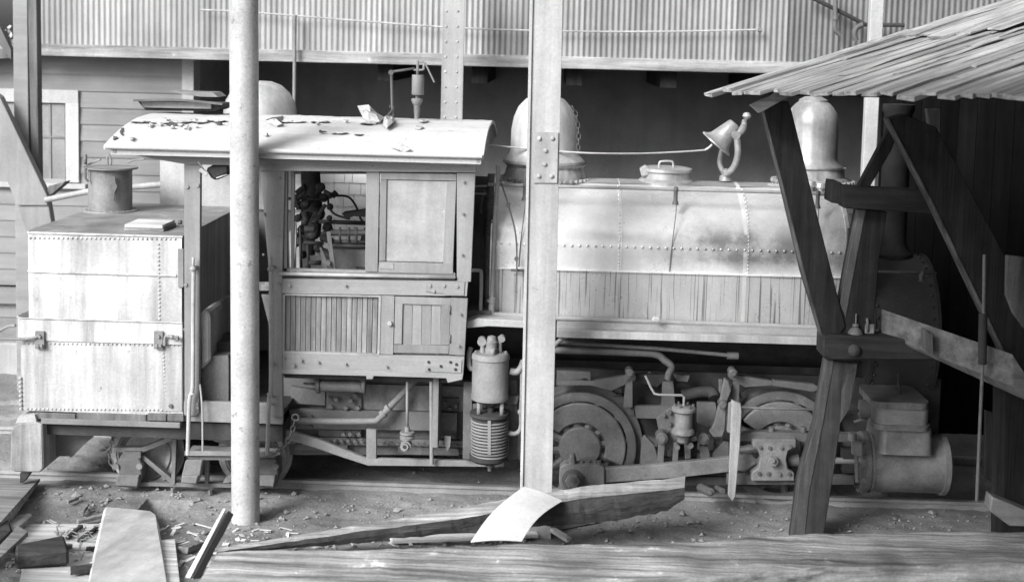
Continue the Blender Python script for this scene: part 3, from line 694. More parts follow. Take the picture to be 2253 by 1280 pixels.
# torn canvas flaps and tar patches along crown and middle
def roofpt(px, py):
    d = ray(px, py); t = 10.0
    for i in range(3000):
        p = CAM+d*t; u = (p.y+.2)/3.0
        if 0 <= u <= 1 and p.z <= arc((u-.5)*2): return p
        t += .002
    return U(px, py, 1.2)
rs = random.Random(21)
def flap(pts, m='torn', lift=.03, name='torn_canvas'):
    """crumpled patch on the roof traced as a strip of points"""
    mb = MB(); c = [roofpt(a, b) for a, b in pts]; n = len(c)
    cen = sum(c, Vector())/n + Vector((0,-.02,lift))
    up = [p+Vector((rs.uniform(-.01,.01), -.008, .010+rs.uniform(0, lift))) for p in c]
    mid = [(p+cen)/2+Vector((rs.uniform(-.015,.015), -.01, rs.uniform(0, lift))) for p in up]
    vs = [cen]+mid+up; fs = [(0, 1+i, 1+(i+1) % n) for i in range(n)]+[(1+i, 1+n+i, 1+n+(i+1) % n, 1+(i+1) % n) for i in range(n)]
    mb.add(vs, fs); mb.add([v-Vector((0,-.004,.006)) for v in vs], [f[::-1] for f in fs]); return mb.build(name, m, rf)
flap([(788,243),(800,239),(814,250),(830,258),(846,263),(838,275),(812,272),(797,262)], 'torn', .05)
flap([(848,316),(856,318),(872,326),(888,330),(903,334),(900,342),(888,347),(876,340),(860,330)], 'torn', .05)
flap([(846,268),(862,262),(872,270),(864,282),(852,290),(844,278)], 'torn', .04)
flap([(583,268),(600,262),(622,258),(621,277),(606,272)], 'tar', .02, 'exposed_boards'); flap([(586,272),(604,270),(622,280),(612,281)], 'torn', .03)
for (x, y, w_, h_) in ((312,270,26,2.5),(350,272,30,2.5),(392,271,34,3),(436,270,34,3),(268,290,5,7),(254,306,7,5),(478,269,26,2),(748,296,22,1.5),(792,299,14,1.2),(640,271,40,2),(705,270,26,2),(812,274,22,3),(384,276,20,2.5)):
    n = 15; flap([(x+w_*math.cos(a)*rs.uniform(.25,1.1), y+h_*math.sin(a)*rs.uniform(.2,1.6)) for a in [2*math.pi*k/n for k in range(n)]], 'tar', .002, 'exposed_boards')
    if w_ > 21: flap([(x+4+w_*.8*math.cos(a)*rs.uniform(.6,1), y-.5+h_*.8*math.sin(a)*rs.uniform(.5,1.2)) for a in [2*math.pi*k/n for k in range(n)]], 'torn', .008)
rs = random.Random(40)
for q in range(26):
    x = rs.uniform(262, 1040) if q % 2 else rs.uniform(285, 560); y = rs.uniform(266, 284) if rs.random() < .75 else rs.uniform(284, 318); w_, h_ = rs.uniform(5, 17), rs.uniform(1.5, 4.5); n = 8
    flap([(x+w_*math.cos(a)*rs.uniform(.3,1), y+h_*math.sin(a)*rs.uniform(.3,1.3)) for a in [2*math.pi*k/n for k in range(n)]], 'torn' if rs.random() < .7 else 'tar', .018)
# roof ventilator hatch
Yv = 1.25
v = MB().px([(303,223),(480,229),(487,238),(472,245),(320,243)], Yv, .5).build('roof_hatch', 'irond', rf, bevel=.006)
MB().px([(308,222),(464,226),(464,240),(316,237)], Yv-.04, .03).build('hatch_rail', 'ironl', v, bevel=.003)
MB().hexa([U(294,219,Yv-.1),U(330,216,Yv-.1),U(330,220,Yv-.1),U(297,223,Yv-.1)], [U(489,226,Yv+.2),U(489,228,Yv+.2),U(489,231,Yv+.2),U(489,232,Yv+.2)])
mb = MB(); vs = []
for k in range(11):
    a = k/10; x = 293+a*196; y = 219-5*math.sin(math.pi*a)+8*a
    vs += [U(x, y, Yv-.12), U(x, y, Yv+.45), U(x, y+5, Yv-.12), U(x, y+5, Yv+.45)]
fs = []
for k in range(10):
    b = 4*k; fs += [(b,b+4,b+5,b+1),(b+2,b+3,b+7,b+6),(b,b+2,b+6,b+4),(b+1,b+5,b+7,b+3)]
fs += [(0,1,3,2),(40,42,43,41)]
mb.add(vs, fs); mb.build('hatch_cover', 'iron', v)
MB().px([(374,200),(420,203),(468,204),(480,214),(440,213),(400,208)], Yv+.5, .35).build('vent_flap', 'ironl', v)
# whistle and its rod on the roof
wh = root('steam_whistle', 'tall whistle with lever arm standing on the cab roof', 'whistle', U(920, 258, 1.2))
Yh = 1.2
def latheZ(px, prof_px, Y, n=20):
    """prof_px: [(radius px, py)...] from top to bottom"""
    o = U(px, prof_px[0][1], Y); k = S(Y); return MB().lathe([(r*k, (y-prof_px[0][1])*-k) for r, y in prof_px], o, (0,0,1), n)
latheZ(920, [(0,165),(13,165),(13.5,168),(13.5,207),(12,209),(0,209)], Yh).build('bell', 'ironl', wh)
latheZ(918, [(0,209),(4,210),(4,216),(12,217),(13,222),(9,230),(7,232),(7,246),(6,248),(5,262),(0,262)], Yh).build('valve_body', 'ironl', wh)
mb = MB().tube(PT([(919,166,Yh),(919,134,Yh)]), .014, 8); mb.tube(smooth_path(PT([(910,154,Yh),(930,154,Yh),(932,148,Yh),(932,138,Yh),(922,137,Yh)]), 3), .011, 7); mb.build('yoke', 'ironl', wh)
plank('lever', U(935,138,Yh-.02), U(956,182,Yh-.02), .016, .035, 'ironl', wh, nrm=(0,1,0))
mb = MB().tube(PT([(912,151,Yh),(858,159,Yh)]), .012, 8); mb.tube(PT([(861,155,Yh),(863,234,Yh),(866,282,1.0)]), .014, 8); mb.tube(smooth_path(PT([(857,234,Yh),(866,238,Yh),(858,250,1.1),(848,262,1.0),(846,276,.9)]), 3), .013, 7); mb.cyl(U(860,160,Yh-.02), (0,1,0), .025, .04, 10); mb.build('operating_rod', 'iron', wh)
# cab curtain roll hanging in doorway
cr = MB().px([(451,372),(466,364),(503,363),(503,383),(478,396),(466,396)], -.02, .25).build('rolled_curtain', 'irond', L, bevel=.02)
mb = MB().tube(smooth_path(PT([(440,372,-.05),(448,378,-.05),(456,384,-.05)]), 3), .022, 8); mb.tube(PT([(448,372,-.05),(436,356,-.05)]), .006, 6); mb.tube(PT([(500,384,-.03),(476,392,-.03)]), .006, 6); mb.build('curtain_tie', 'white', cr)
# far domes
dm = latheZ(573, [(0,178),(24,179),(46,187),(64,203),(75,222),(80,244),(80,300),(0,300)], 3.1, 44).build('dome', 'dome'); tag(dm, 'smooth pale metal dome rising behind the cab roof', 'dome')
# grab rails and step
def grab(x, lab=None):
    g = MB().tube(smooth_path(PT([(x+1,592,-.09),(x,700,-.09),(x-1,850,-.09),(x-8,880,-.09),(x-12,1000,-.09)] if x < 500 else [(x,592,-.09),(x,700,-.09),(x,850,-.09),(x-4,880,-.09),(x-8,1000,-.09)]), 4), .019, 10)
    g.tube(PT([(x,594,-.09),(x,566,-.09)]), .012, 8)
    o = g.build('grab_rail', 'pipe', L)
    mb = MB().lathe([(0,-.032),(.022,-.022),(.032,0),(.022,.022),(0,.032)], U(x, 592, -.09), (0,0,1), 12); mb.tube([U(x, 590, -.09), U(x+8, 588, -.04)], .018, 8); mb.lathe([(.02,-.01),(.03,0),(.02,.01)], U(x-2, 866, -.09), (0,0,1), 12); mb.build('rail_bracket', 'pipe', o)
grab(425); grab(596)
MB().tube(smooth_path(PT([(440,845,-.05),(445,900,-.07),(446,1000,-.07)]), 4), .009, 7).build('step_hanger', 'pipe', L)
st = MB().px([(406,992),(615,994),(617,1000),(600,1004),(406,1002)], -.1, .02); st.box(U(408,998,-.1).x, U(606,998,-.1).x, -.1, .16, U(500,1003,-.1).z, U(500,1003,-.1).z+.012); st.build('foot_step', 'ironl', L, bevel=.002)
MB().px([(410,1004),(600,1004),(560,1012),(430,1011)], -.06, .02).build('step_bracket', 'iron', L)
# ---- truck
def wheel(name, px, py, rpx, Y, spokes=False, parent=L, m='iron'):
    c = U(px, py, Y); r = rpx*S(Y)
    o = MB(); o.lathe([(r*.80,.0),(r*.93,-.004),(r*.95,.004),(r*.955,.03),(r,.10),(r*1.0,.115),(r*.8,.115),(r*.8,.02)], c, (0,1,0), 56); o.lathe([(r*1.0,.1),(r*1.07,.105),(r*1.07,.13),(r*.8,.13)], c, (0,1,0), 56)
    o = o.build(name, m, parent)
    if not spokes:
        mb = MB(); mb.lathe([(0,-.01),(r*.22,-.01),(r*.25,.005),(r*.4,.04),(r*.6,.05),(r*.7,.02),(r*.74,-.004),(r*.78,.01),(r*.82,.03)], c, (0,1,0), 48); mb.build('wheel_disc', m, o)
    return o, c, r
for (px, py) in ((317,999), (556,1004)):
    wheel('truck_wheel', px, py, 80, .45, m='ironw'); wheel('truck_wheel', px, py, 80, 1.95, m='irond')
    MB().cyl(U(px, py, .45), (0,1,0), .06, 1.7, 14).build('axle', 'irond', L)
tk = MB().px([(250,984),(312,984),(384,956),(430,956),(470,960),(470,968),(430,966),(386,966),(312,995),(250,994)], .3, .07); tk.px([(470,960),(570,986),(600,988),(600,998),(566,997),(470,970)], .3, .07)
truck = tk.build('arch_bar', 'ironm', L)
mb = MB().px([(306,1004),(316,1001),(378,1052),(384,1062),(374,1062)], .3, .06); mb.px([(496,1050),(560,1004),(572,1004),(504,1062),(490,1062)], .3, .06); mb.px([(290,1060),(384,1062),(500,1064),(580,1068),(580,1074),(500,1072),(384,1070),(290,1068)], .3, .06); mb.build('lower_arch_bar', 'ironm', truck)
mb = MB().px([(378,966),(388,966),(384,1066),(377,1066)], .29, .05); mb.px([(450,1010),(458,1010),(458,1064),(450,1064)], .29, .05); mb.bolt(U(380,1072,.3), .02, (0,0,-1), .05); mb.bolt(U(462,1076,.3), .02, (0,0,-1), .05); mb.build('column', 'ironm', truck)
for bx in (286, 586):
    j = MB().px([(bx-28,1012),(bx-20,1008),(bx+18,1008),(bx+24,1014),(bx+26,1048),(bx+16,1074),(bx-32,1070),(bx-24,1046)], .24, .2).build('journal_box', 'iron', truck, bevel=.008)
    MB().px([(bx-26,1045),(bx+20,1045),(bx+16,1070),(bx-33,1068)], .2, .05).build('journal_lid', 'ironm', j, bevel=.006)
    mb = MB().cyl(U(bx-32,1026,.22), (0,1,0), .03, .08, 12); mb.cyl(U(bx+20,1026,.22), (0,1,0), .03, .08, 12); mb.build('journal_lug', 'ironm', j)
MB().px([(272,994),(310,994),(310,1008),(262,1008)], .26, .14).build('pedestal', 'iron', truck, bevel=.004)
sp = MB().px([(408,1012),(446,1012),(440,1046),(432,1064),(398,1062),(400,1044)], .16, .12).build('side_bearing', 'ironm', truck, bevel=.008)
MB().px([(400,1046),(436,1047),(432,1064),(398,1062)], .13, .04).build('bearing_cap', 'ironl', sp, bevel=.008)
MB().px([(385,985),(470,990),(470,1008),(385,1004)], .6, .5).build('bolster', 'iron', L)
MB().cyl(U(397,948,.2), (0,1,0), .035, .05, 12).build('pulley', 'ironl', L)
# chain
def chain(pts, name, parent, r=.022, w_=.006):
    path = smooth_path(PT(pts), 12); d = 0; acc = []; last = path[0]; k = 0
    o0 = None
    for p in path[1:]:
        d += (p-last).length
        if d > .05:
            t = (p-last).normalized(); acc.append((p, t)); d = 0
        last = p
    mb = MB()
    for i, (p, t) in enumerate(acc):
        s_ = Vector((0,1,0)).cross(t).normalized() if i % 2 else Vector((0,1,0))
        ring = [p+t*(.034*math.cos(a))+s_*(.019*math.sin(a)) for a in [2*math.pi*q/10 for q in range(11)]]
        mb.tube(ring, w_, 6, False)
    return mb.build(name, 'iron', parent, kind='stuff')
chain([(650,918,.0),(646,935,.0),(640,955,-.02),(626,982,-.04),(600,998,-.1)], 'chain', L)
chain([(248,948,.2),(246,975,.2),(240,1000,.25),(250,1030,.25)], 'chain', L)
mb = MB().tube([U(650,918,.0)+Vector((.03*math.cos(a), 0, .03*math.sin(a))) for a in [q*math.pi/6 for q in range(13)]], .009, 8, False); mb.build('chain_ring', 'iron', L)
# ---- firebox / frame zone under cab
MB().px([(624,828),(1036,836),(1032,1000),(620,1000)], .55, 1.4).build('ashpan', 'iron', L)
M['fbx'] = mat('lime_crusted_firebox', .2, .85, 0, .35, 4, 'z', .25, 6, .15, .3, wear=(.6, 1.4, 4))
pl = MB().px([(636,900),(794,903),(1006,908),(1005,948),(795,945),(636,944)], .42, .06).build('frame_plate', 'fbx' if 0 else 'iron', L, bevel=.004)
MB().px([(795,845),(1030,850),(1030,905),(795,902)], .5, .05).build('firebox_side', M['fbx'], L)
for pts in ([(718,860),(796,862),(796,902),(718,900)], [(952,874),(1010,876),(1008,905),(952,903)], [(640,850),(716,862),(716,892),(640,888)], [(700,944),(795,946),(795,962),(700,960)], [(952,946),(1004,948),(1004,965),(952,963)], [(630,960),(1030,970),(1030,984),(630,976)], [(650,976),(765,980),(765,992),(650,990)], [(875,982),(1010,986),(1010,1002),(875,1000)]):
    MB().px(pts, .44+random.uniform(0,.05), .08).build('frame_strip', 'iron', L, bevel=.004)
mb = MB()
for a, b in [(724,875),(740,877),(772,880),(782,868),(728,893),(762,896),(788,896),(958,884),(980,885),(962,897),(990,898),(1002,892),(684,916),(684,938),(756,954),(771,954),(790,954),(962,958),(980,959),(998,959)]: mb.bolt(U(a, b, .42), .022, h=.025)
for a, b in pxline(722, 967, 810, 970, 7)+pxline(846, 974, 1020, 979, 13): mb.bolt(U(a, b, .43), .017, h=.02)
mb.build('frame_bolts', 'iron', L, kind='stuff')
ac = MB().cyl(U(700,847,.25), (1,0,0), .055, .40, 24).build('brake_reservoir', 'iron', L)
mb = MB()
for x in (697, 797): mb.cyl(U(x,847,.25), (1,0,0), .075, .03, 20); [mb.bolt(U(x, 847, .25)+Vector((.0, .062*math.cos(q), .062*math.sin(q))), .012, (-1,0,0), .015) for q in (0,1,2,3,4,5)]
mb.tube(PT([(668,843,.25),(697,845,.25)]), .012, 8); mb.build('reservoir_flange', 'iron', ac)
tb = MB().px([(590,938),(640,948),(700,966),(806,1008),(1110,1016),(1108,1027),(810,1024),(760,1008),(690,984),(630,966),(588,960)], .2, .05)
tb.px([(806,944),(828,946),(828,1009),(806,1009)], .2, .05); tb.build('truss_frame', 'ironl', L, bevel=.004)
mb = MB().tube(smooth_path(PT([(655,925,.3),(700,926,.3),(815,926,.3),(834,920,.3),(848,905,.3),(905,845,.4),(915,835,.45)]), 5), .03, 12)
mb.cyl(U(840,913,.3), Vector((1,0,1)), .042, .035, 12); mb.cyl(U(851,901,.3), Vector((1,0,1)), .042, .035, 12); mb.build('suction_pipe', 'ironl', L)
vv = MB().tube(PT([(896,833,.15),(896,940,.15)]), .014, 8); vv.tube(PT([(896,938,.15),(896,952,.15)]), .024, 10); vv = vv.build('drain_rod', 'ironl', L)
latheZ(896, [(0,948),(16,949),(17,954),(12,957),(17,960),(16,966),(8,969),(0,969)], .15).build('valve_bonnet', 'ironl', vv)
mb = MB().cyl(U(892,982,.08), (0,1,0), .05, .1, 16); mb.cyl(U(890,983,.05), (0,1,0), .034, .04, 14); mb.build('valve_body', 'ironl', vv)
MB().cyl(U(890,983,.045), (0,1,0), .018, .01, 12).build('valve_mouth', 'irond', vv)
MB().tube(PT([(949,838,.1),(950,1020,.15)]), .019, 10).build('hanger_rod', 'ironl', L)
MB().px([(978,958),(992,960),(990,982),(984,992),(978,975)], .2, .02).build('bracket', 'ironl', L)
# ---- air pump
Ya = -.02
ap = root('air_pump', 'upright steam air pump with finned lower cylinder beside the cab', 'air pump', U(1078, 1020, Ya))
latheZ(1080, [(0,775),(38,776),(42,780),(43,788),(41,790),(41,868),(42.5,871),(42.5,880),(38,883),(0,883)], Ya, 40).build('steam_cylinder', 'ironl', ap)
mb = MB()
for dx, dy in ((-33,-2),(-22,7),(0,9),(20,7),(33,0),(-15,-6),(15,-6)): mb.bolt(U(1080+dx, 776+dy*.4, Ya)-Vector((0,dy*.006,0)), .012, (0,0,1), .014)
mb.build('cylinder_bolts', 'ironl', ap)
latheZ(1077, [(0,905),(44,906),(45,912),(41,916),(39,918),(39,1000),(43,1003),(43,1012),(36,1018),(12,1020),(0,1020)], Ya, 40).build('air_cylinder', 'irond', ap)
for i in range(12):
    y = 922+i*6.7; latheZ(1077, [(38,y),(42,y),(42.5,y+1.5),(42,y+3.2),(38,y+3.2)], Ya, 36).build('cooling_fin', 'ironl', ap)
MB().px([(1073,920),(1080,920),(1080,1000),(1073,1000)], Ya-42.8*S(Ya), .03).build('rib', 'ironl', ap)
latheZ(1080, [(14,883),(14,890),(8,896),(8,906)], Ya).build('piston_gland', 'irond', ap)
mb = MB()
for (x, yo) in ((1055,-.08),(1105,-.08),(1058,.09),(1102,.09)): mb.tube([U(x,880,Ya)+Vector((0,yo,0)), U(x,908,Ya)+Vector((0,yo,0))], .02, 8)
mb.build('tie_column', 'ironl', ap)
latheZ(1082, [(0,737),(9,740),(12,750),(14,752),(13,765),(15,768),(15,778),(0,778)], Ya).build('valve_head', 'ironl', ap)
mb = MB(); mb.tube(PT([(1062,742,Ya),(1062,776,Ya)]), .022, 10); mb.tube(PT([(1100,740,Ya+.03),(1100,776,Ya+.03)]), .02, 10); mb.cyl(U(1060,752,Ya-.03), (0,1,0), .04, .07, 12); mb.cyl(U(1104,746,Ya-.03), (0,1,0), .03, .07, 12); mb.tube(PT([(1084,766,Ya-.08),(1084,782,Ya-.08)]), .024, 8); mb.build('valve_chamber', 'ironl', ap)
mb = MB(); mb.tube(smooth_path(PT([(1122,816,Ya),(1136,818,Ya),(1146,810,Ya),(1152,795,Ya+.05)]), 4), .032, 10); mb.tube(smooth_path(PT([(1118,952,Ya),(1136,953,Ya),(1146,940,Ya),(1147,905,Ya),(1149,860,Ya),(1149,800,Ya)]), 4), .022, 10); mb.lathe([(.03,-.02),(.036,0),(.03,.02)], U(1147,905,Ya), n=12); mb.tube(smooth_path(PT([(1048,812,Ya+.1),(1034,808,Ya+.1),(1032,780,Ya+.12),(1036,765,Ya+.15)]), 4), .024, 10); mb.build('pump_pipe', 'ironl', ap)
mb = MB().px([(1118,835),(1138,835),(1140,1010),(1120,1010)], .12, .06); mb.px([(1020,840),(1040,840),(1036,1010),(1018,1010)], .12, .06); mb.px([(1030,888),(1130,890),(1130,906),(1030,904)], .13, .04); mb.px([(1112,870),(1142,872),(1138,890),(1110,888)], .05, .06); mb.build('mounting_plate', 'iron', ap, bevel=.004)
latheZ(1078, [(10,1019),(10,1026),(5,1028),(5,1036)], Ya).build('drain', 'iron', ap)
# ---- boiler, saddle tank
YCt = 1.3; Yn = .42                   # tank centre line, near side plane
zc = U(1450, 560, Yn).z; rad = YCt-Yn; ztop = zc+rad
x0t, x1t = U(1078, 560, Yn).x, U(1868, 560, Yn).x
zlow = U(1450, 708, Yn).z
top_want = U(1450, 398, YCt).z
prof_t = [(Yn, zlow), (Yn, zc)]
for k in range(1, 48):
    a = math.pi*k/48; prof_t.append((YCt-rad*math.cos(a), zc+(top_want-zc)*math.sin(a)**.92))
prof_t += [(2*YCt-Yn, zc), (2*YCt-Yn, zlow)]
def extr(mb, prof, x0, x1, sm=True, seg=1, jit=0):
    n = len(prof); vs = []
    for j in range(seg+1):
        x = x0+(x1-x0)*j/seg
        vs += [(x, y+jit*noise.noise(Vector((x*2.5, z*2.5, 0))), z+jit*noise.noise(Vector((x*2.5, y*2.5, 4)))) for y, z in prof]
    mb.add(vs, [(j*n+i, j*n+(i+1) % n, (j+1)*n+(i+1) % n, (j+1)*n+i) for j in range(seg) for i in range(n)], sm)
    mb.add(vs[:n], [tuple(range(n))]); mb.add(vs[-n:], [tuple(range(n-1, -1, -1))]); return mb
sad = extr(MB(), prof_t, x0t, x1t, True, 60, .012).build('saddle_tank', 'saddle', L)
def scaled(prof, d): return [(YCt+(y-YCt)*(1+d/rad), z+(d if z > zc+.02 else 0)*((z-zc)/(top_want-zc))) for y, z in prof]
zsheet = U(1450, 421, .5).z
top_prof = [(y, z) for y, z in scaled(prof_t, .006) if z > zsheet]
M['topsheet'] = mat('dull_tank_top_sheet', .3, .6, .1, .2, 2, 'x', .15, 5, .1, .1, wear=(.62, 1.3, 5))
extr(MB(), top_prof, x0t+.02, x1t-.01, True, 2).build('tank_top_sheet', M['topsheet'], sad)
for (px, wd, d) in ((1082, .03, .012), (1366, .012, .007), (1640, .035, .008), (1866, .03, .014)):
    xx = U(px, 560, Yn).x; extr(MB(), scaled(prof_t, d), xx-wd/2, xx+wd/2).build('tank_band', 'saddle', sad)
# riveted seams
rv = MB(); xx = x0t+.1
while xx < x1t-.05: rv.rivet((xx, Yn-.004, U(1450,545,Yn).z), .0135); xx += .072
for px, dx in ((1362,-.0), (1640,.028)):
    xx = U(px, 560, Yn).x+dx
    for k in range(30):
        a = k/29*1.25
        z_ = zlow+.45+k*.032
        if z_ < zc: rv.rivet((xx, Yn-.006, z_), .0105)
        else:
            sa = (z_-zc)/(top_want-zc)
            if sa < .98: aa = math.asin(sa**(1/.92)); rv.rivet((xx, YCt-(rad+.006)*math.cos(aa), z_+.004), .0105, (0,-math.cos(aa),math.sin(aa)))
rv.build('rivets', 'saddle', sad, kind='stuff')
# seam strip where skirt starts
zs = ZS
MB().box(x0t, x1t, Yn-.02, Yn, zs-.004, zs+.006).build('skirt_strip', 'saddle', sad)
# handrail with brackets
def hr(px): 
    return 406+(px-1075)*.026
zh = U(1450, 416, .5).z
mb = MB().tube([(U(1074,406,.5).x, .5, zh), (U(1826,426,.5).x, .5, zh)], .016, 10); h_ = mb.build('handrail', 'pipe', sad)
for px in (1155, 1487, 1800):
    p = U(px, 418, .5); mb = MB().lathe([(0,.03),(.02,.02),(.028,0),(.022,-.02),(.018,-.03),(.02,-.1),(.03,-.13),(.03,-.14),(0,-.14)], (p.x, .5, zh), (0,0,1), 12); mb.build('rail_stanchion', 'iron', h_)
    MB().tube(smooth_path([(p.x+.01, .49, zh-.14), (p.x+.0, Yn-.005+.02, zh-.25), (p.x-.03, Yn-.006, zc+.03), (p.x-.04, Yn-.006, zc-.15)]), .0045, 5).build('stain_wire', 'iron', h_)
# left vertical pipes & fittings of the tank
mb = MB().tube(smooth_path(PT([(1096,362,.38),(1095,400,.38),(1088,500,.36),(1083,650,.34),(1082,668,.34)]), 3), .02, 10); mb.tube(PT([(1083,652,.34),(1081,686,.34)]), .03, 12); mb.build('vertical_pipe', 'pipe', L)
mb = MB().tube(smooth_path([U(1081,684,.34), U(1084,690,.34), U(1094,692,.34), U(1130,693,.34)]+[U(1235,700,.34), U(1810,721,.34)], 3), .024, 10); mb.cyl(U(1081,664,.34), (0,0,1), .04, .02, 14); mb.build('washout_pipe', 'pipe', L)
mb = MB().tube(PT([(1081,382,.55),(1076,520,.5),(1074,690,.5)]), .034, 12)
for i in range(26): mb.lathe([(.034,-.006),(.042,0),(.034,.006)], U(1080-i*.18, 425+i*7, .5), n=10)
mb.build('hose_pipe', 'iron', L)
mb = MB().tube(smooth_path(PT([(1100,395,.35),(1118,450,.33),(1135,520,.33),(1137,600,.33)]), 5), .008, 7); mb.cyl(U(1118,452,.31), (0,1,0), .022, .04, 10); mb.cyl(U(1136,570,.31), (0,1,0), .02, .04, 8); mb.tube(PT([(1124,594,.36),(1162,595,.36)]), .012, 8); mb.build('cord_pipe', 'iron', L)
mb = MB().tube(smooth_path(PT([(1034,595,.3),(1052,595,.3),(1059,604,.3),(1057,682,.3)]), 3), .017, 10); mb.tube(PT([(1046,410,.6),(1078,409,.6)]), .01, 6); mb.tube(PT([(1045,426,.6),(1078,427,.6)]), .01, 6); mb.build('gauge_pipe', 'pipe', L)
v = MB()
for (x, y) in ((1052,480),(1060,490),(1066,478),(1058,500),(1068,498),(1046,535),(1052,580),(1062,530)): v.lathe([(0,-.04),(.03,-.02),(.035,.01),(0,.04)], U(x, y, .75), (random.uniform(-1,1), -1, random.uniform(-1,1)), 8)
v.tube(smooth_path(PT([(1066,420,.7),(1058,460,.7),(1062,500,.7),(1050,560,.7)])), .012, 6); v.build('check_valves', 'iron', L)
MB().cyl((U(1000,600,1.3).x, YCt, U(1000,560,1.3).z), (1,0,0), .78, .5, 40).build('boiler_wrapper', 'irond', L)
# boiler barrel below tank
zb_ = U(1500, 660, YCt).z
MB().cyl((U(1035,700,1.3).x, YCt, zb_), (1,0,0), .62, U(1880,700,1.3).x-U(1035,700,1.3).x, 48).build('boiler', 'irond', L)
# running board
MB().px([(1026,708),(1050,701),(1160,706),(1160,722),(1075,718),(1026,722)], .1, .5).build('rear_running_board', 'pipe', L, bevel=.006)
MB().px([(1030,683),(1080,683),(1080,700),(1028,700)], .3, .3).build('support_block', 'iron', L)
zr = U(1520, 735, .12).z
rb = MB().box(U(1225,735,.12).x, U(1822,735,.12).x, .12, .16, U(1520,751,.12).z, zr).build('running_board_edge', 'steel', L, bevel=.003)
MB().box(U(1225,735,.12).x, U(1960,735,.12).x, .16, .8, zr-.03, zr-.006).build('running_board', 'steel', L)
MB().box(U(1225,735,.12).x, U(1822,735,.12).x, .25, .3, zr-.005, zr+.05).build('tank_foot_angle', 'pipe', L)
o = MB().px([(1434,702),(1440,697),(1452,698),(1454,706),(1446,710),(1436,708)], .15, .06).build('stone', 'white', bevel=.008); tag(o, 'small white lump lying on the running board', 'stone')
# domes
Yd = YCt
zt2 = top_want
dome_m = 'dome'
def dome(px, prof, base, lab):
    d = latheZ(px, prof, Yd, 48).build('dome', dome_m, L)
    latheZ(px, base, Yd, 48).build('dome_base', 'domeb', d); return d
d1 = dome(1200, [(0,208),(22,210),(42,218),(58,235),(68,258),(73,285),(74,330),(76,338),(84,345),(90,352),(90,358)], [(90,358),(89,362),(84,366),(86,372),(90,385),(93,402),(0,402)], '')
dome_m = 'domeg'; d2 = dome(1790, [(0,210),(16,212),(31,220),(31,224),(38,229.5),(44,236),(51,247),(55.5,259),(57,272),(57,345),(60,354),(70,364),(70,367)], [(70,367),(66,371),(68,388),(86,400),(88,412),(0,412)], '')
# serrated clamps at dome bases
for (cx, rr, yy, n) in ((1200, 92, 392, 40), (1788, 84, 398, 36)):
    mb = MB(); c = U(cx, yy, Yd); r = rr*S(Yd)
    for k in range(n): a = 2*math.pi*k/n; mb.bolt((c.x+r*math.cos(a), c.y+r*math.sin(a), c.z), .018, (math.cos(a), math.sin(a), 0), .03)
    mb.build('base_studs', 'domeb', d1 if cx == 1200 else d2, kind='stuff')
chain_pts = [(1256,228,1.1),(1266,250,1.1),(1272,280,1.1),(1273,310,1.1),(1271,340,1.1)]
chain(chain_pts, 'dome_chain', d1, w_=.0035)
# filler hatch on saddle tank
ht = latheZ(1466, [(0,366),(46,367),(57,370),(58,376),(52,378),(54,392),(62,398),(62,404),(0,404)], Yd, 40).build('filler_hatch', 'dome', L)
mb = MB().tube(smooth_path(PT([(1450,370,Yd-.1),(1451,358,Yd-.1),(1458,355,Yd-.1),(1476,355,Yd-.1),(1481,359,Yd-.1),(1482,372,Yd-.1)]), 3), .011, 8); mb.build('hatch_handle', 'dome', ht)
mb = MB().px([(1408,372),(1420,364),(1428,368),(1426,386),(1412,388)], Yd-.15, .1); mb.build('hatch_hinge', 'dome', ht, bevel=.006)
# bell
bl = root('locomotive_bell', 'pale locomotive bell tilted in its yoke on the tank top', 'bell', U(1597, 392, Yd))
ax = (U(1640, 262, Yd)-U(1575, 312, Yd)).normalized(); o_ = U(1577, 312, Yd); k = S(Yd)
ax = (U(1617,272,Yd-.02)-U(1575,318,Yd)).normalized(); MB().lathe([(36*k,2*k),(39*k,0),(39*k,3*k),(32*k,7*k),(26*k,14*k),(22*k,30*k),(18*k,46*k),(15*k,58*k),(12*k,62*k),(0,63*k)], U(1575,318,Yd), ax, 36).build('bell_cup', 'bellm', bl)
MB().lathe([(36*k,2*k),(22*k,16*k),(18*k,34*k),(0,44*k)], U(1575,318,Yd), ax, 36).build('bell_inside', 'irond', bl)
yk = MB().tube(smooth_path(PT([(1598,384,Yd-.05),(1614,368,Yd-.12),(1623,340,Yd-.17),(1622,310,Yd-.17),(1618,296,Yd-.16)])), [.03]*3+[.031]*22, 10)
yk.tube(smooth_path(PT([(1594,384,Yd),(1584,362,Yd+.1),(1586,340,Yd+.16),(1592,322,Yd+.17),(1600,300,Yd+.15)])), .026, 10); yk.build('yoke', 'bellm', bl)
latheZ(1597, [(0,370),(8,374),(9,380),(7,384),(13,388),(14,398),(0,400)], Yd).build('pedestal', 'bellm', bl)
mb = MB().tube(smooth_path(PT([(1618,300,Yd-.16),(1630,290,Yd-.1),(1637,276,Yd),(1638,264,Yd)]), 3), [.025,.028,.03,.034,.036,.034,.03,.028,.026,.024], 10)
mb.lathe([(0,-.035),(.025,-.025),(.044,0),(.03,.03),(0,.04)], U(1643,256,Yd), (0,0,1), 12); mb.cyl(U(1620,298,Yd-.2), (0,1,0), .04, .06, 14); mb.build('bell_crank', 'bellm', bl)
mb = MB().tube(smooth_path(PT([(1552,330,Yd-.02),(1560,325,Yd-.02),(1567,318,Yd-.02)]), 2), .013, 8); mb.build('bell_arm', 'bellm', bl)
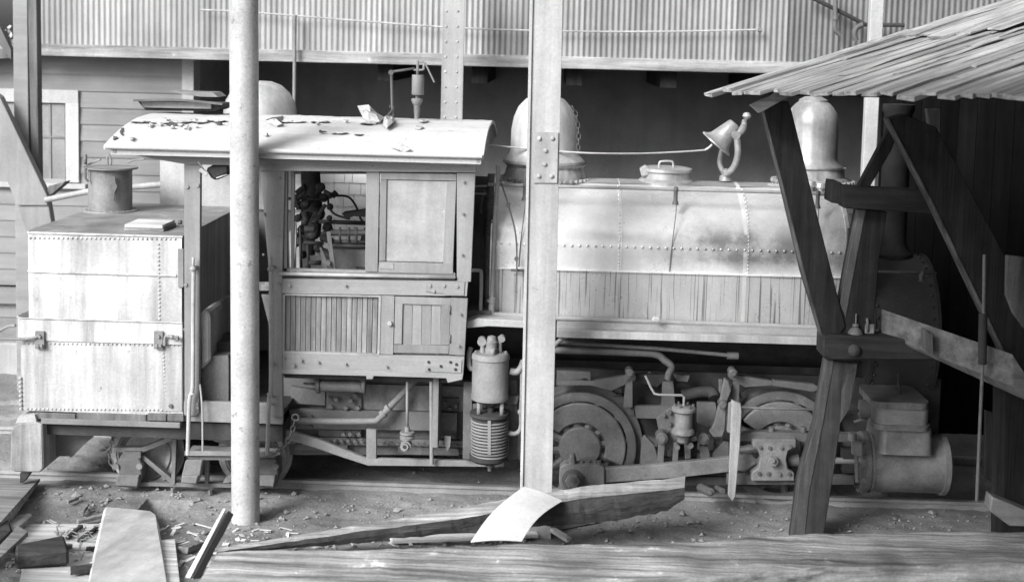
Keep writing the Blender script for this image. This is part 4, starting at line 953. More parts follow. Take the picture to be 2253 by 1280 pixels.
bc = MB().tube(smooth_path(PT([(1066,318,1.0),(1125,324,1.0),(1275,336,1.0),(1400,338,1.2),(1500,334,1.25),(1554,330,1.28)])), .009, 6).build('bell_rope', 'white'); tag(bc, 'thin pale bell rope strung from cab to the tilted bell', 'rope')
# fittings by the front dome
mb = MB()
for (x, y) in ((1782,408),(1806,412)): mb.lathe([(0,.05),(.05,.04),(.06,0),(.03,-.02),(.03,-.06),(0,-.06)], U(x, y, .9), n=12)
mb.tube(PT([(1806,412,.9),(1818,428,.9)]), .02, 8); mb.build('injector_valve', 'dome', L)
# smokebox, chimney
xs0 = U(1880, 650, 1.3).x; xs1 = U(2052, 650, .9).x; zsb = U(1960, 720, 1.3).z
sm = MB().cyl((xs0, YCt, zsb), (1,0,0), .72, xs1-xs0, 48).build('smokebox', 'ironk', L)
M['smk'] = mat('smokebox_grey', .045, .65, 0, .25, 3, None); sm.data.materials[0] = M['smk']
mb = MB(); mb.lathe([(.735,0),(.735,.03),(.70,.03)], (xs1-.02, YCt, zsb), (1,0,0), 48); mb.lathe([(.735,0),(.735,.03)], (xs0+.02, YCt, zsb), (1,0,0), 48); mb.build('smokebox_band', 'irond', sm); mb = MB()
for k in range(40):
    a = k*2*math.pi/40
    mb.rivet((xs0+.07, YCt+.722*math.cos(a), zsb+.722*math.sin(a)), .02, (0, math.cos(a), math.sin(a))); mb.rivet((xs1-.06, YCt+.722*math.cos(a), zsb+.722*math.sin(a)), .018, (0, math.cos(a), math.sin(a)))
mb.build('smokebox_rivets', 'irond', sm, kind='stuff')
latheZ(1978, [(0,228),(34,230),(34,245),(30,250),(30,530),(34,545),(46,556),(44,575),(30,590),(30,640),(0,640)], YCt, 36).build('chimney', 'ironk', L)
mb = MB().tube(PT([(1880,596,.62),(2060,601,.62)]), .014, 8); mb.lathe([(0,.03),(.03,0),(.02,-.06),(.03,-.07)], U(2028,602,.62), n=10); mb.build('smokebox_handrail', 'iron', L)
mb = MB().tube([(x1t-.02, Yn+.02, U(1860,560,.5).z), (x1t-.01, Yn+.03, U(1860,500,.5).z)], .01, 6); mb.build('band_bolt', 'iron', L)
# ---- under boiler: pipes, frame
MB().box(U(1030,900,1.0).x, U(2050,900,1.0).x, .75, .8, U(1500,1000,.8).z, U(1500,815,.8).z).build('frame_side', 'irond', L)
for pts, Yx, mt in (([(1225,816),(1300,818),(1300,838),(1225,838)], .45, 'iron'), ([(1224,836),(1290,830),(1300,838),(1375,826),(1388,818),(1400,826),(1398,836),(1345,860),(1300,848),(1224,848)], .45, 'iron'),
    ([(1378,832),(1392,832),(1392,896),(1372,896),(1374,870)], .45, 'iron'), ([(1395,893),(1480,893),(1480,925),(1450,921),(1400,920)], .5, 'iron'), ([(1444,920),(1480,893),(1498,894),(1502,960),(1494,990),(1470,990),(1452,960)], .48, 'iron'),
    ([(1458,840),(1482,840),(1486,893),(1455,893)], .5, 'iron'), ([(1400,824),(1475,824),(1458,840),(1446,852),(1402,840)], .55, 'irond'), ([(1482,824),(1518,826),(1514,840),(1490,838)], .5, 'iron'),
    ([(1534,886),(1575,886),(1580,930),(1556,940),(1534,930)], .5, 'iron'), ([(1602,822),(1612,818),(1625,826),(1700,838),(1700,848),(1640,852),(1622,842),(1603,830)], .45, 'iron'), ([(1700,836),(1790,845),(1810,855),(1790,862),(1700,848)], .45, 'iron'), ([(1614,840),(1628,840),(1626,885),(1606,880)], .45, 'iron'),
    ([(1412,965),(1420,958),(1440,980),(1450,1018),(1450,1032),(1408,1032)], .42, 'iron'), ([(1450,968),(1464,966),(1460,1020),(1446,1020)], .38, 'iron'),
    ([(1482,975),(1494,975),(1492,1015),(1480,1018)], .38, 'iron'), ([(1506,975),(1520,975),(1520,1008),(1508,1010)], .38, 'iron'), ([(1540,980),(1558,982),(1564,1010),(1542,1010)], .4, 'iron'),
    ([(1568,998),(1584,980),(1594,970),(1604,972),(1604,1010),(1560,1010)], .45, 'iron'), ([(1400,1035),(1620,1045),(1620,1062),(1400,1052)], .5, 'iron')):
    MB().px(pts, Yx, .06).build('motion_bracket', mt, L, bevel=.004)
mb = MB()
for a, b in ((1460,912),(1473,906),(1473,932),(1466,950)): mb.bolt(U(a, b, .46), .02, h=.025)
mb.build('frame_bolts', 'iron', L, kind='stuff')
for a, b, rr in ((1457,965,.055),(1548,966,.055),(1592,892,.04),(1386,822,.04),(1614,822,.04)):
    pn = MB().cyl(U(a, b, .3), (0,1,0), rr, .15, 18, .008).build('pivot_pin', 'iron', L); MB().cyl(U(a, b, .28), (0,1,0), rr*.55, .03, 14).build('pin_end', 'iron', pn)
MB().px([(1594,832),(1584,880),(1572,930),(1560,950),(1570,962),(1590,962),(1596,945),(1600,885),(1610,860),(1604,838)], .36, .06).build('link_hanger', 'ironm', L, bevel=.01)
MB().px([(1582,835),(1590,835),(1590,870),(1606,870),(1618,895),(1616,915),(1600,890),(1582,862)], .4, .05).build('rocker_arm', 'iron', L, bevel=.006)
# pipes under running board
MB().tube(smooth_path(PT([(1200,772,.35),(1235,770,.35),(1400,776,.35),(1444,780,.35),(1462,792,.35),(1478,806,.35),(1472,822,.38),(1470,832,.4)]), 5), .034, 12).build('steam_pipe', 'iron', L)
MB().tube(PT([(1216,752,.3),(1440,766,.3),(1612,782,.3)]), .019, 10).build('sand_pipe', 'iron', L)
mb = MB().cyl(U(1600,782,.3), (1,0,0), .035, .1, 12); mb.build('pipe_union', 'iron', L)
MB().tube(smooth_path(PT([(1216,765,.2),(1228,752,.2),(1246,740,.2)]), 3), .022, 10).build('branch_pipe', 'ironl', L)
MB().tube(smooth_path(PT([(1500,870,.6),(1540,862,.6),(1566,862,.55),(1572,875,.5)]), 4), .055, 12).build('exhaust_pipe', 'irond', L)
MB().tube(PT([(1620,896,.3),(1890,903,.3)]), .013, 8).build('reach_rod', 'iron', L)
# oiler / brake cylinder
oc = latheZ(1505, [(0,892),(22,893),(27,897),(27,903),(21,907),(20,910),(20,942),(24,946),(26,950),(26,955),(18,958),(14,962),(13,974),(8,978),(0,978)], .2, 30).build('brake_cylinder', 'ironm', L)
mb = MB()
for q in range(6): a = q*math.pi/3; c = U(1505,893,.2); mb.bolt((c.x+.085*math.cos(a), c.y+.085*math.sin(a), c.z), .012, (0,0,1), .02)
mb.build('cylinder_bolts', 'iron', oc)
MB().tube(PT([(1420,826,.4),(1432,852,.35),(1440,866,.3),(1450,868,.22),(1500,869,.2),(1505,873,.2),(1504,895,.2)]), .011, 8).build('air_line', 'ironl', L)
mb = MB().cyl(U(1490,984,.2), (0,1,0), .025, .1, 12); mb.cyl(U(1519,980,.2), (0,1,0), .03, .1, 12); mb.build('brake_pin', 'iron', oc)
# drivers
def driver(px, py, visible=True):
    o, c, r = wheel('driving_wheel', px, py, 133, .56, True)
    MB().cyl(c+Vector((0,.015,0)), (0,1,0), r*.46, .06, 40, .01).build('hub_web', 'irond', o); hub = MB().cyl(c+Vector((0,-.03,0)), (0,1,0), r*.36, .12, 40, .015); hub.build('hub', 'ironm', o)
    for k in range(12):
        a = 2*math.pi*(k+.3)/12; d = Vector((math.cos(a), 0, math.sin(a)))
        MB().tube([c+Vector((0,.04,0))+d*r*.3, c+Vector((0,.05,0))+d*r*.6, c+Vector((0,.05,0))+d*r*.83], [.05,.036,.045], 8).build('spoke', 'iron', o)
    # counterweight opposite the crank
    mb = MB(); pts = []; ca = R(62); n = 26; sp_ = R(84)
    for k in range(n+1): a = ca-sp_+2*sp_*k/n; pts.append(c+Vector((math.cos(a)*r*.775, -.03, math.sin(a)*r*.775)))
    for k in range(n+1):
        a = ca+sp_-2*sp_*k/n; q = .43; pts.append(c+Vector((math.cos(a)*r*q, -.03, math.sin(a)*r*q)))
    mb.prism(pts, (0,.09,0)); mb.build('counterweight', 'ironm', o, bevel=.012)
    return o, c, r
dl, dc, drr = driver(1276, 984)
MB().cyl(dc+Vector((0,.1,0)), (0,1,0), .06, 1.3, 16).build('axle', 'irond', L)
d2_, dc2, _ = driver(1716, 982)
for px in (1276, 1716): wheel('driving_wheel', px, 984, 133, 1.92, True, m='irond')
mb = MB(); rq = random.Random(12)
for q in range(46):
    x, y = rq.uniform(1225, 1880), rq.uniform(815, 1040)
    Yx = rq.uniform(.6, .74); p = U(x, y, Yx); k_ = rq.random()
    if k_ < .45: mb.tube([p, p+Vector((rq.uniform(-.25,.25), rq.uniform(-.03,.03), rq.uniform(-.16,.16)))], rq.uniform(.01,.03), 7)
    elif k_ < .75: a, b = rq.uniform(.03,.1), rq.uniform(.02,.09); mb.box(p.x-a, p.x+a, p.y, p.y+.06, p.z-b, p.z+b)
    else: mb.cyl(p, (0,1,0), rq.uniform(.03,.07), .05, 12)
mb.build('inner_linkage', 'iron', L, kind='stuff')
# crank and big end
be_ = MB().px([(1232,1028),(1244,1020),(1254,1020),(1254,1004),(1264,1004),(1266,1022),(1318,1022),(1330,1030),(1330,1072),(1318,1066),(1300,1068),(1270,1080),(1236,1078),(1230,1060)], .26, .14).build('big_end', 'ironm', L, bevel=.008)
mb = MB().cyl(U(1260,1056,.24), (0,1,0), .10, .04, 28); mb.cyl(U(1260,1056,.215), (0,1,0), .085, .03, 28); mb.build('crank_pin', 'iron', be_)
MB().bolt(U(1260,1056,.2), .068, h=.04).build('crank_nut', 'ironl', be_); MB().cyl(U(1260,1056,.14), (0,1,0), .026, .03, 14).build('nut_centre', 'ironl', be_)
latheZ(1260, [(0,996),(6,997),(7,1004),(9,1006),(9,1022)], .32).build('oil_cup', 'iron', be_)
mb = MB()
for x, y in ((1280,1018),(1296,1018),(1310,1016),(1318,1014)): mb.cyl(U(x, 1024, .33), (0,0,1), .022, .05, 10)
for x, y in ((1284,1050),(1284,1062)): mb.bolt(U(x, y, .26), .016)
mb.build('strap_bolts', 'iron', be_)
MB().px([(1330,1030),(1450,1022),(1620,1004),(1656,1000),(1664,1020),(1640,1034),(1500,1050),(1330,1062)], .3, .07).build('main_rod', 'ironm', L, bevel=.006)
MB().px([(1236,1040),(1700,1052),(1700,1070),(1236,1062)], .42, .05).build('side_rod', 'irond', L, bevel=.006)
# crosshead, guides, cylinder
MB().px([(1628,955),(1660,950),(1882,956),(1882,972),(1628,970)], .28, .1).build('upper_guide', 'iron', L, bevel=.004)
MB().px([(1600,1042),(1652,1046),(1880,1050),(1880,1066),(1600,1066)], .28, .1).build('lower_guide', 'iron', L, bevel=.004)
ch_ = MB().px([(1656,966),(1752,966),(1752,984),(1734,992),(1730,1010),(1734,1032),(1748,1040),(1748,1058),(1654,1058),(1654,1040),(1668,1030),(1674,1006),(1666,988),(1656,982)], .2, .1).build('crosshead', 'ironm', L, bevel=.008)
mb = MB().bolt(U(1700,1013,.17), .05, h=.035); mb.cyl(U(1700,1013,.1), (0,1,0), .022, .06, 12); mb.build('wrist_pin', 'ironl', ch_)
mb = MB()
for a, b in ((1672,983),(1693,984),(1719,984),(1738,982),(1670,1041),(1690,1041),(1715,1042),(1736,1041)): mb.bolt(U(a, b, .2), .018, h=.02)
mb.build('crosshead_bolts', 'iron', ch_)
MB().tube(PT([(1740,1011,.34),(1900,1014,.34)]), .03, 12).build('piston_rod', 'ironl', L); MB().cyl(U(1732,1011,.34), (1,0,0), .06, .1, 16).build('rod_nut', 'iron', ch_)
for x in (1697, 1767): MB().cyl(U(x,957,.33), (0,0,1), .028, .08, 12).build('oil_cup', 'iron', L)
cy_ = U(1990, 1018, .42); rc_ = 64*S(.42)
cl = MB().cyl((U(1905,1018,.42).x, cy_.y, cy_.z), (1,0,0), rc_, U(2075,1018,.3).x-U(1905,1018,.42).x, 48).build('cylinder', 'cyl', L)
mb = MB(); xx = U(1893,1018,.42).x; mb.lathe([(0,-.02),(rc_*.5,-.03),(rc_*1.04,-.005),(rc_*1.06,0),(rc_*1.06,.045),(rc_,.045)], (xx, cy_.y, cy_.z), (1,0,0), 48); mb.lathe([(rc_*1.06,.06),(rc_*1.06,.075),(rc_,.075)], (xx, cy_.y, cy_.z), (1,0,0), 48)
x2_ = U(2072,1018,.3).x; mb.lathe([(rc_,0),(rc_*1.06,0),(rc_*1.06,.05),(rc_*.8,.08),(0,.08)], (x2_, cy_.y, cy_.z), (1,0,0), 48)
for k in range(14):
    a = 2*math.pi*k/14; mb.bolt((xx-.004, cy_.y+rc_*.95*math.cos(a), cy_.z+rc_*.95*math.sin(a)), .02, (-1,0,0), .03)
mb.build('cylinder_cover', 'cyl', cl)
# saddle block and steam chest
z0c = U(1960, 990, .3).z; 
def rbox(mb, px0, px1, py0, py1, Y, dep, r=.07, flare=0):
    a, b = U(px0, py0, Y), U(px1, py1, Y); x0, x1, z1, z0 = a.x, b.x, (a.z+U(px1,py0,Y).z)/2, (b.z+U(px0,py1,Y).z)/2
    pts = []
    for cx_, cy2, s0 in ((x1-r, Y+dep-r, 0), (x0+r, Y+dep-r, 1), (x0+r, Y+r, 2), (x1-r, Y+r, 3)):
        for k in range(7): q = math.pi/2*(s0+k/6); pts.append((cx_+r*math.cos(q), cy2+r*math.sin(q)))
    n = len(pts); cx2, cyy = (x0+x1)/2, Y+dep/2
    top = [(p[0], p[1], z1) for p in pts]; bot = [(cx2+(p[0]-cx2)*(1+flare), cyy+(p[1]-cyy)*(1+flare), z0) for p in pts]
    mb.add(bot+top, [(i, (i+1) % n, n+(i+1) % n, n+i) for i in range(n)], True); mb.add(top, [tuple(range(n))]); mb.add(bot, [tuple(range(n-1,-1,-1))]); return mb
rbox(MB(), 1940, 2050, 945, 1000, .12, .6, .06, .06).build('cylinder_saddle', 'cyl', cl)
sc_ = rbox(MB(), 1930, 2046, 900, 940, .1, .62, .08).build('steam_chest', 'irond', cl); M['chest'] = mat('steam_chest_iron', .16, .55, .1, .3, 3, None); sc_.data.materials[0] = M['chest']
c2 = rbox(MB(), 1926, 2050, 936, 948, .08, .66, .09).build('chest_flange', 'cyl', cl)
c3 = rbox(MB(), 1922, 2048, 886, 900, .07, .66, .1).build('chest_cover', 'cyl', cl)
rbox(MB(), 1946, 2028, 880, 888, .2, .42, .08).build('cover_boss', 'cyl', cl)
mb = MB().tube(PT([(1979,886,.4),(1979,858,.4),(1976,820,.4)]), .014, 8); mb.cyl(U(1979,872,.4), (0,0,1), .03, .02, 10); mb.build('relief_valve', 'irond', cl)
MB().cyl(U(1892,900,.4), (1,0,0), .09, .18, 20).build('valve_gland', 'iron', cl)
mb = MB().cyl(U(1875,968,.2), (0,0,1), .04, .07, 12); mb.tube(PT([(1882,975,.15),(1884,1003,.12),(1886,1060,.12)]), .02, 8); mb.px([(1876,974),(1896,974),(1896,1004),(1876,1000)], .1, .06); mb.build('cylinder_cock', 'ironl', cl)
MB().px([(1855,990),(1882,990),(1882,1040),(1855,1040)], .32, .12).build('gland_block', 'irond', cl)
mb = MB()
for a, b in (((1542,1072,.35),(1562,1082,.05)), ((1578,1072,.4),(1590,1080,.15))):
    mb.tube([U(*a), U(*b)], .04 if a[0] < 1570 else .025, 12); mb.bolt(U(*b), .02, h=.03)
mb.build('brake_beam_end', 'iron', L)
# wooden stake leaning on the motion
sk = MB().px([(1610,880),(1630,888),(1632,905),(1628,985),(1618,1092),(1612,1103),(1602,1090),(1604,1060)], .1, .05).build('wooden_stake', 'plankm', bevel=.006)
M['stake'] = mat('stake_wood', .3, .8, 0, .15, 3, 'z', .3, 14); sk.data.materials[0] = M['stake']; tag(sk, 'upright pale pointed board hanging in front of the crosshead guides', 'board')
MB().px([(1604,888),(1613,884),(1612,955),(1600,950)], .16, .05).build('guide_yoke', 'ironl', L, bevel=.003)
# ================================================================ COLUMNS IN FRONT
pc = U(537, 600, -.25)
def vpole(name, px_top, px_bot, r, Y, zb, zt, m, n=40):
    a = U(px_top, 0, Y); b = U(px_bot, 1175, Y); d = (a-b); d.normalize()
    bot = b+d*((zb-b.z)/d.z); top = b+d*((zt-b.z)/d.z)
    return MB().tube([bot, top], r, n).build(name, m)
po = vpole('steel_pipe_column', 536.5, 540.5, 31.8*S(-.36), -.36, -.2, 6.2, 'postp'); tag(po, 'thick pale pipe column standing in front of the cab doorway', 'column')
ib = root('steel_beam_column', 'tall pale I-beam column with bolted splice plate before the boiler', 'column', (U(1182,1070,-.5).x, -.5, -.2))
def ipoly(pts, Y, t, name, m='steel', b=.002): return MB().px(pts, Y, t).build(name, m, ib, bevel=b)
e = 130/1070*27
flg = ipoly([(1174,-120),(1241,-120),(1211,1230),(1146,1230)], -.5, .014, 'near_flange')
ipoly([(1203,-120),(1209,-120),(1180,1230),(1174,1230)], -.486, .2, 'web', b=0)
ipoly([(1174,-120),(1241,-120),(1211,1230),(1146,1230)], -.286, .014, 'far_flange')
spl = ipoly([(1176,291),(1229,292),(1226,403),(1174,403)], -.516, .014, 'splice_plate')
for a, b in ((1187,305),(1216,305),(1201,332),(1199,362),(1186,388),(1214,388)): MB().rivet(U(a, b, -.516), .022).build('rivet', 'steel', spl)
ipoly([(1168,-120),(1175,-120),(1147,1230),(1141,1230)], -.52, .03, 'edge_angle')
# ================================================================ TIMBER SHED (right)
SH = root('timber_shed', 'dark timber framed shed with ragged board roof at the right', 'shed', (3.5, -.5, -.13))
def sp_(pts, Y, t, name, m='dark', lab=None, b=.006): return MB().px(pts, Y, t).build(name, m, SH, bevel=b, label=lab)
E1 = U(1555, 206, -.6); E2 = U(2253, 219, -2.7); PD = ray(6000, -1150).normalized(); ED = (E2-E1); EL = ED.length; ED = ED.normalized()
RN = ED.cross(PD).normalized()
if RN.z < 0: RN = -RN
rs = random.Random(31); s_ = 0; i = 0
while s_ < EL*2.1:
    wd = rs.uniform(.11, .2); st_ = rs.choice((rs.uniform(-.05, .05), rs.uniform(-.03, .16))); Lp = 5.6+rs.uniform(-.2,.2)
    if i in (9, 10): Lp = 3.1
    off = rs.uniform(-.006, .014)+(.012 if i % 2 else 0)
    a = E1+ED*(s_+wd/2)+PD*st_+RN*off; b = E1+ED*(s_+wd/2+rs.uniform(-.05,.05))+PD*(st_+Lp)+RN*(off+rs.uniform(-.02,.03))
    plank('roof_board', a, b, wd-rs.uniform(.004,.03), .03, 'roofw', SH, nrm=(RN+ED*rs.uniform(-.09,.09)).normalized(), rough=.004, seg=14, bevel=0)
    # loose cover strips
    if rs.random() < .55:
        q = rs.uniform(.3, 2.5); a2 = E1+ED*(s_)+PD*q+RN*.03; b2 = E1+ED*(s_+rs.uniform(-.06,.06))+PD*(q+rs.uniform(.8,2.4))+RN*.045
        plank('batten', a2, b2, rs.uniform(.04,.09), .012, 'roofw', SH, nrm=RN, rough=.006, seg=10, bevel=0)
    s_ += wd; i += 1
# upper overlapping course further up the slope
for k in range(5):
    q = .35+k*.17; a = E1+ED*q+PD*(2.0+rs.uniform(-.2,.3))+RN*.05; b = E1+ED*(q+.02)+PD*5.4+RN*.12
    plank('roof_board', a, b, .16, .02, 'roofw', SH, nrm=RN, rough=.01, seg=10, bevel=0)
for k in range(9):
    q = .2+k*.18; a = E1+ED*q+PD*(3.6+rs.uniform(-.1,.1))+RN*.09; b = E1+ED*q+PD*5.4+RN*.2
    plank('roof_board', a, b, .17, .02, 'roofw', SH, nrm=RN, rough=.01, seg=8, bevel=0)
# purlin ends + rafter
MB().px([(1650,232),(1670,250),(1738,212),(1716,200)], -.66, .06).build('rafter_end', 'timberx', SH, bevel=.004)
for q in (.5, 2.0, 3.6):
    plank('purlin', E1+PD*q-RN*.07+ED*.15, E1+PD*q-RN*.07+ED*EL*1.5, .1, .1, 'dark', SH, nrm=RN, bevel=0)
Yl = -.42
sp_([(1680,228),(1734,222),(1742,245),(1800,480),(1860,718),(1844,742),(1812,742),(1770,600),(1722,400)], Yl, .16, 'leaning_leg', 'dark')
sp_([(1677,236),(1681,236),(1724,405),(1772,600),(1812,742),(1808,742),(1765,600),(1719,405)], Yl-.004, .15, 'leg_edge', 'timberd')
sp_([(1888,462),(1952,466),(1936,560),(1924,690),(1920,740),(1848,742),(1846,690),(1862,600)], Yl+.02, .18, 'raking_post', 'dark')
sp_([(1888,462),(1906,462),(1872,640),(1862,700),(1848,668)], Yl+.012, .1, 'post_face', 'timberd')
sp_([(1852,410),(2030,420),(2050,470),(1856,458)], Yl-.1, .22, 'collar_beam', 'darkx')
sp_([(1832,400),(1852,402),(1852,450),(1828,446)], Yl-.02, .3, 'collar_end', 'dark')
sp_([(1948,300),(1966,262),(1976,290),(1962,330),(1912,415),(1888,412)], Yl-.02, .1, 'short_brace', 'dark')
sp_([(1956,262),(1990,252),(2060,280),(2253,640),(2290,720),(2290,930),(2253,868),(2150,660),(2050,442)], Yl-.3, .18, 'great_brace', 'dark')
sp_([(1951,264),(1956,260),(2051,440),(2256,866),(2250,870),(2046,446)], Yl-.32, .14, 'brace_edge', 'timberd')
sp_([(2040,240),(2070,240),(2068,330),(2050,320)], Yl+.9, .1, 'hanging_strut', 'timber')
cbk = sp_([(1812,740),(1830,737),(1940,742),(2056,752),(2060,792),(1940,792),(1830,792),(1810,786)], Yl-.1, .3, 'connection_block', 'darkx', b=.012)
mb = MB().lathe([(.055,0),(.052,.02),(.035,.04),(0,.048)], U(1880, 771, Yl-.1), (0,-1,0), 20); mb.build('bolt_head', 'irond', cbk)
latheZ(1884, [(2,690),(2,712),(6,713),(8,717),(6,720),(13,726),(17,734),(16,738),(24,740),(24,743),(0,743)], Yl+.0, 24).build('bolt_washer', 'iron', cbk)
MB().tube(PT([(1908,700,Yl),(1910,730,Yl)]), .012, 8).build('bolt', 'iron', cbk); MB().rect(1904, 714, 1924, 734, Yl, .08).build('block', 'plankm', cbk, bevel=.004)
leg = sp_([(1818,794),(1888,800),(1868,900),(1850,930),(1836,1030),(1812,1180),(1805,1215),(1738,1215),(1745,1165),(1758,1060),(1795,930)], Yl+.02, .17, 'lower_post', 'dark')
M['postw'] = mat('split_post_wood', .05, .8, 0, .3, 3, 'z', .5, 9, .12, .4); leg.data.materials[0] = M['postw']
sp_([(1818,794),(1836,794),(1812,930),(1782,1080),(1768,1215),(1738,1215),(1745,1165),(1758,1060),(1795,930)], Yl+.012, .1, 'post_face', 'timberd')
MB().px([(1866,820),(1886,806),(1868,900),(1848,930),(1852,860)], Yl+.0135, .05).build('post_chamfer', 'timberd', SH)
# diagonal beam coming toward the camera
a0_ = [U(1938,679,-.35), U(1960,679,-.35), U(1960,737,-.35), U(1938,735,-.35)]
d_ = U(2218, 800, -2.6)-U(1949, 708, -.35)
f0 = [U(1938,679,-.3), U(1938,736,-.3), U(1959,740,-.3), U(1959,690,-.3)]
M['diag'] = mat('diagonal_beam_wood', .12, .8, 0, .1, 3, 'x', .4, 12, .12, .4, spec=.2); bmb = MB(); f1 = [U(2228,778,-1.4), U(2228,850,-1.4), U(2257,881,-1.4), U(2257,823,-1.4)]
bmb.hexa(f0, f1); bb = bmb.build('diagonal_beam', M['diag'], SH, bevel=.006)
MB().px([(2044,733),(2052,736),(2053,780),(2045,778)], -.9, .5).build('strap', 'irond', SH)
mb = MB().tube(PT([(2166,560,-1.3),(2164,700,-1.3),(2162,800,-1.3),(2155,960,-1.3),(2149,1102,-1.3)]), .014, 8); mb.build('hanging_rod', 'iron', SH)
MB().tube(PT([(2163,690,-1.31),(2161,800,-1.31)]), .035, 10).build('rod_sleeve', 'irond', SH)
sp_([(2210,850),(2300,870),(2300,1200),(2205,1200)], -.9, .3, 'corner_post', 'dark')
M['cornp'] = mat('corner_post_wood', .1, .8, 0, .25, 3, 'z', .3, 9); SH.children[-1].data.materials[0] = M['cornp']
sp_([(2168,902),(2208,915),(2208,1080),(2166,1050)], -.6, .04, 'side_panel', 'dark')
o = MB().px([(2183,1092),(2300,1140),(2300,1160),(2253,1158),(2222,1157),(2178,1124)], -1.3, .16).build('cut_block', 'plank', bevel=.008); M['blk'] = mat('cut_block_wood', .24, .8, 0, .15, 3, 'x', .25, 12); o.data.materials[0] = M['blk']; tag(o, 'sawn pale timber block at the lower right edge', 'block')
sp_([(2216,562),(2300,572),(2300,760),(2253,722),(2230,690),(2214,650)], -1.6, .05, 'curved_board', 'timberd', 'pale curved board at the right edge')
# shed walls (boards) far and right, dark inside, plus unseen light blockers
def wallboards(a, b, z0, z1, m, name='wall_board', wd=.2):
    a, b = Vector(a), Vector(b); n = max(1, int((b-a).length/wd)); d = (b-a)/n
    proto = None
    for k in range(n):
        p0 = a+d*k; p1 = a+d*(k+.97); nn = d.cross(Vector((0,0,1))).normalized()*.02
        MB().hexa([(p0.x,p0.y,z0),(p1.x,p1.y,z0),(p1.x+nn.x,p1.y+nn.y,z0),(p0.x+nn.x,p0.y+nn.y,z0)], [(p0.x,p0.y,z1),(p1.x,p1.y,z1),(p1.x+nn.x,p1.y+nn.y,z1),(p0.x+nn.x,p0.y+nn.y,z1)]).build(name, m, SH)
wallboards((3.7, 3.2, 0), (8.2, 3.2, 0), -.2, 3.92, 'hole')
wallboards((5.9, -7, 0), (5.9, 3.2, 0), -.2, 8.5, 'hole')  # raised and run forward out of view to block the right-hand sky
wallboards((3.5, -4.4, 0), (5.9, -4.4, 0), -.2, 3.2, 'hole')  # added front wall out of view, keeps right-front light off the interior
MB().box(3.7, 8.2, 3.24, 3.3, -.2, 3.9).build('wall_lining', 'hole', SH); MB().box(5.94, 6.0, -7, 3.24, -.2, 8.5).build('wall_lining', 'hole', SH)  # second lining backs the raised light-blocking wall
cn = root('added_shade_canopy', 'unseen high board canopy added behind the viewpoint to shade the right half', 'canopy', (4, -6, 7))  # added out of view to keep sun and sky off the right side
for k in range(17):
    y = -14+k*.58
    MB().box(-2.1-.2*max(0, -4.2-y)+rs.uniform(-.1,.1), 9, y, y+.56, 6.0+.02*(k%2), 6.03+.02*(k%2)).build('canopy_board', 'hole', cn)
for xx_ in (6.2, 8.8):
    for yy_ in (-13.8, -4.6): MB().box(xx_, xx_+.2, yy_, yy_+.2, -.2, 6.0).build('canopy_post', 'dark', cn)
# ================================================================ FOREGROUND
# big rough timber on near edge
ft = MB(); sts = [(480,1214),(640,1210),(800,1208),(960,1204),(1120,1198),(1300,1197),(1450,1196),(1560,1190),(1660,1182),(1800,1173),(1950,1172),(2100,1170),(2340,1168)]
rs = random.Random(8); rings = []
zt3 = .66; K = 5
P0 = T(480,1214,zt3); P1 = T(2340,1168,zt3)
N = 110; vs = []
for i in range(N+1):
    t = i/N; px = 480+(2340-480)*t
    # interpolate far edge y
    for (xa_, ya_), (xb_, yb_) in zip(sts, sts[1:]):
        if xa_ <= px <= xb_+.01: py = ya_+(yb_-ya_)*(px-xa_)/(xb_-xa_); break
    p = T(px, py, zt3); base = P0+(P1-P0)*t
    jit = .012*noise.noise(Vector((px*.01, 0, 0)))+.006*noise.noise(Vector((px*.05, 1, 0)))
    row = [Vector((p.x, p.y+.01, zt3-.36)), Vector((p.x, p.y, zt3-.03))]
    for k in range(9):
        yy = p.y-.62*k/8; groove = -.012*max(0, noise.noise(Vector((px*.003, k*1.3, 7)))) + .010*noise.noise(Vector((px*.006, k*2.1, 3)))
        row.append(Vector((p.x, yy, zt3+jit+groove)))
    row += [Vector((p.x, p.y-.64, zt3-.36))]
    vs.append(row)
m_ = len(vs[0]); flat = [v for r in vs for v in r]
ft.add(flat, [(i*m_+k, (i+1)*m_+k, (i+1)*m_+(k+1) % m_, i*m_+(k+1) % m_) for i in range(N) for k in range(m_)], True); ft.add(vs[0], [tuple(range(m_))]); ft.add(vs[-1], [tuple(range(m_-1,-1,-1))])
M['fgt'] = mat('foreground_timber', .29, .9, 0, .4, 1.6, 'x', .6, 11, .16, 1.0, wear=(.6, 1.9, 3.2), spec=.15)
o = ft.build('foreground_timber', 'fgt'); tag(o, 'broad weathered timber lying across the foreground, dark at right', 'timber')
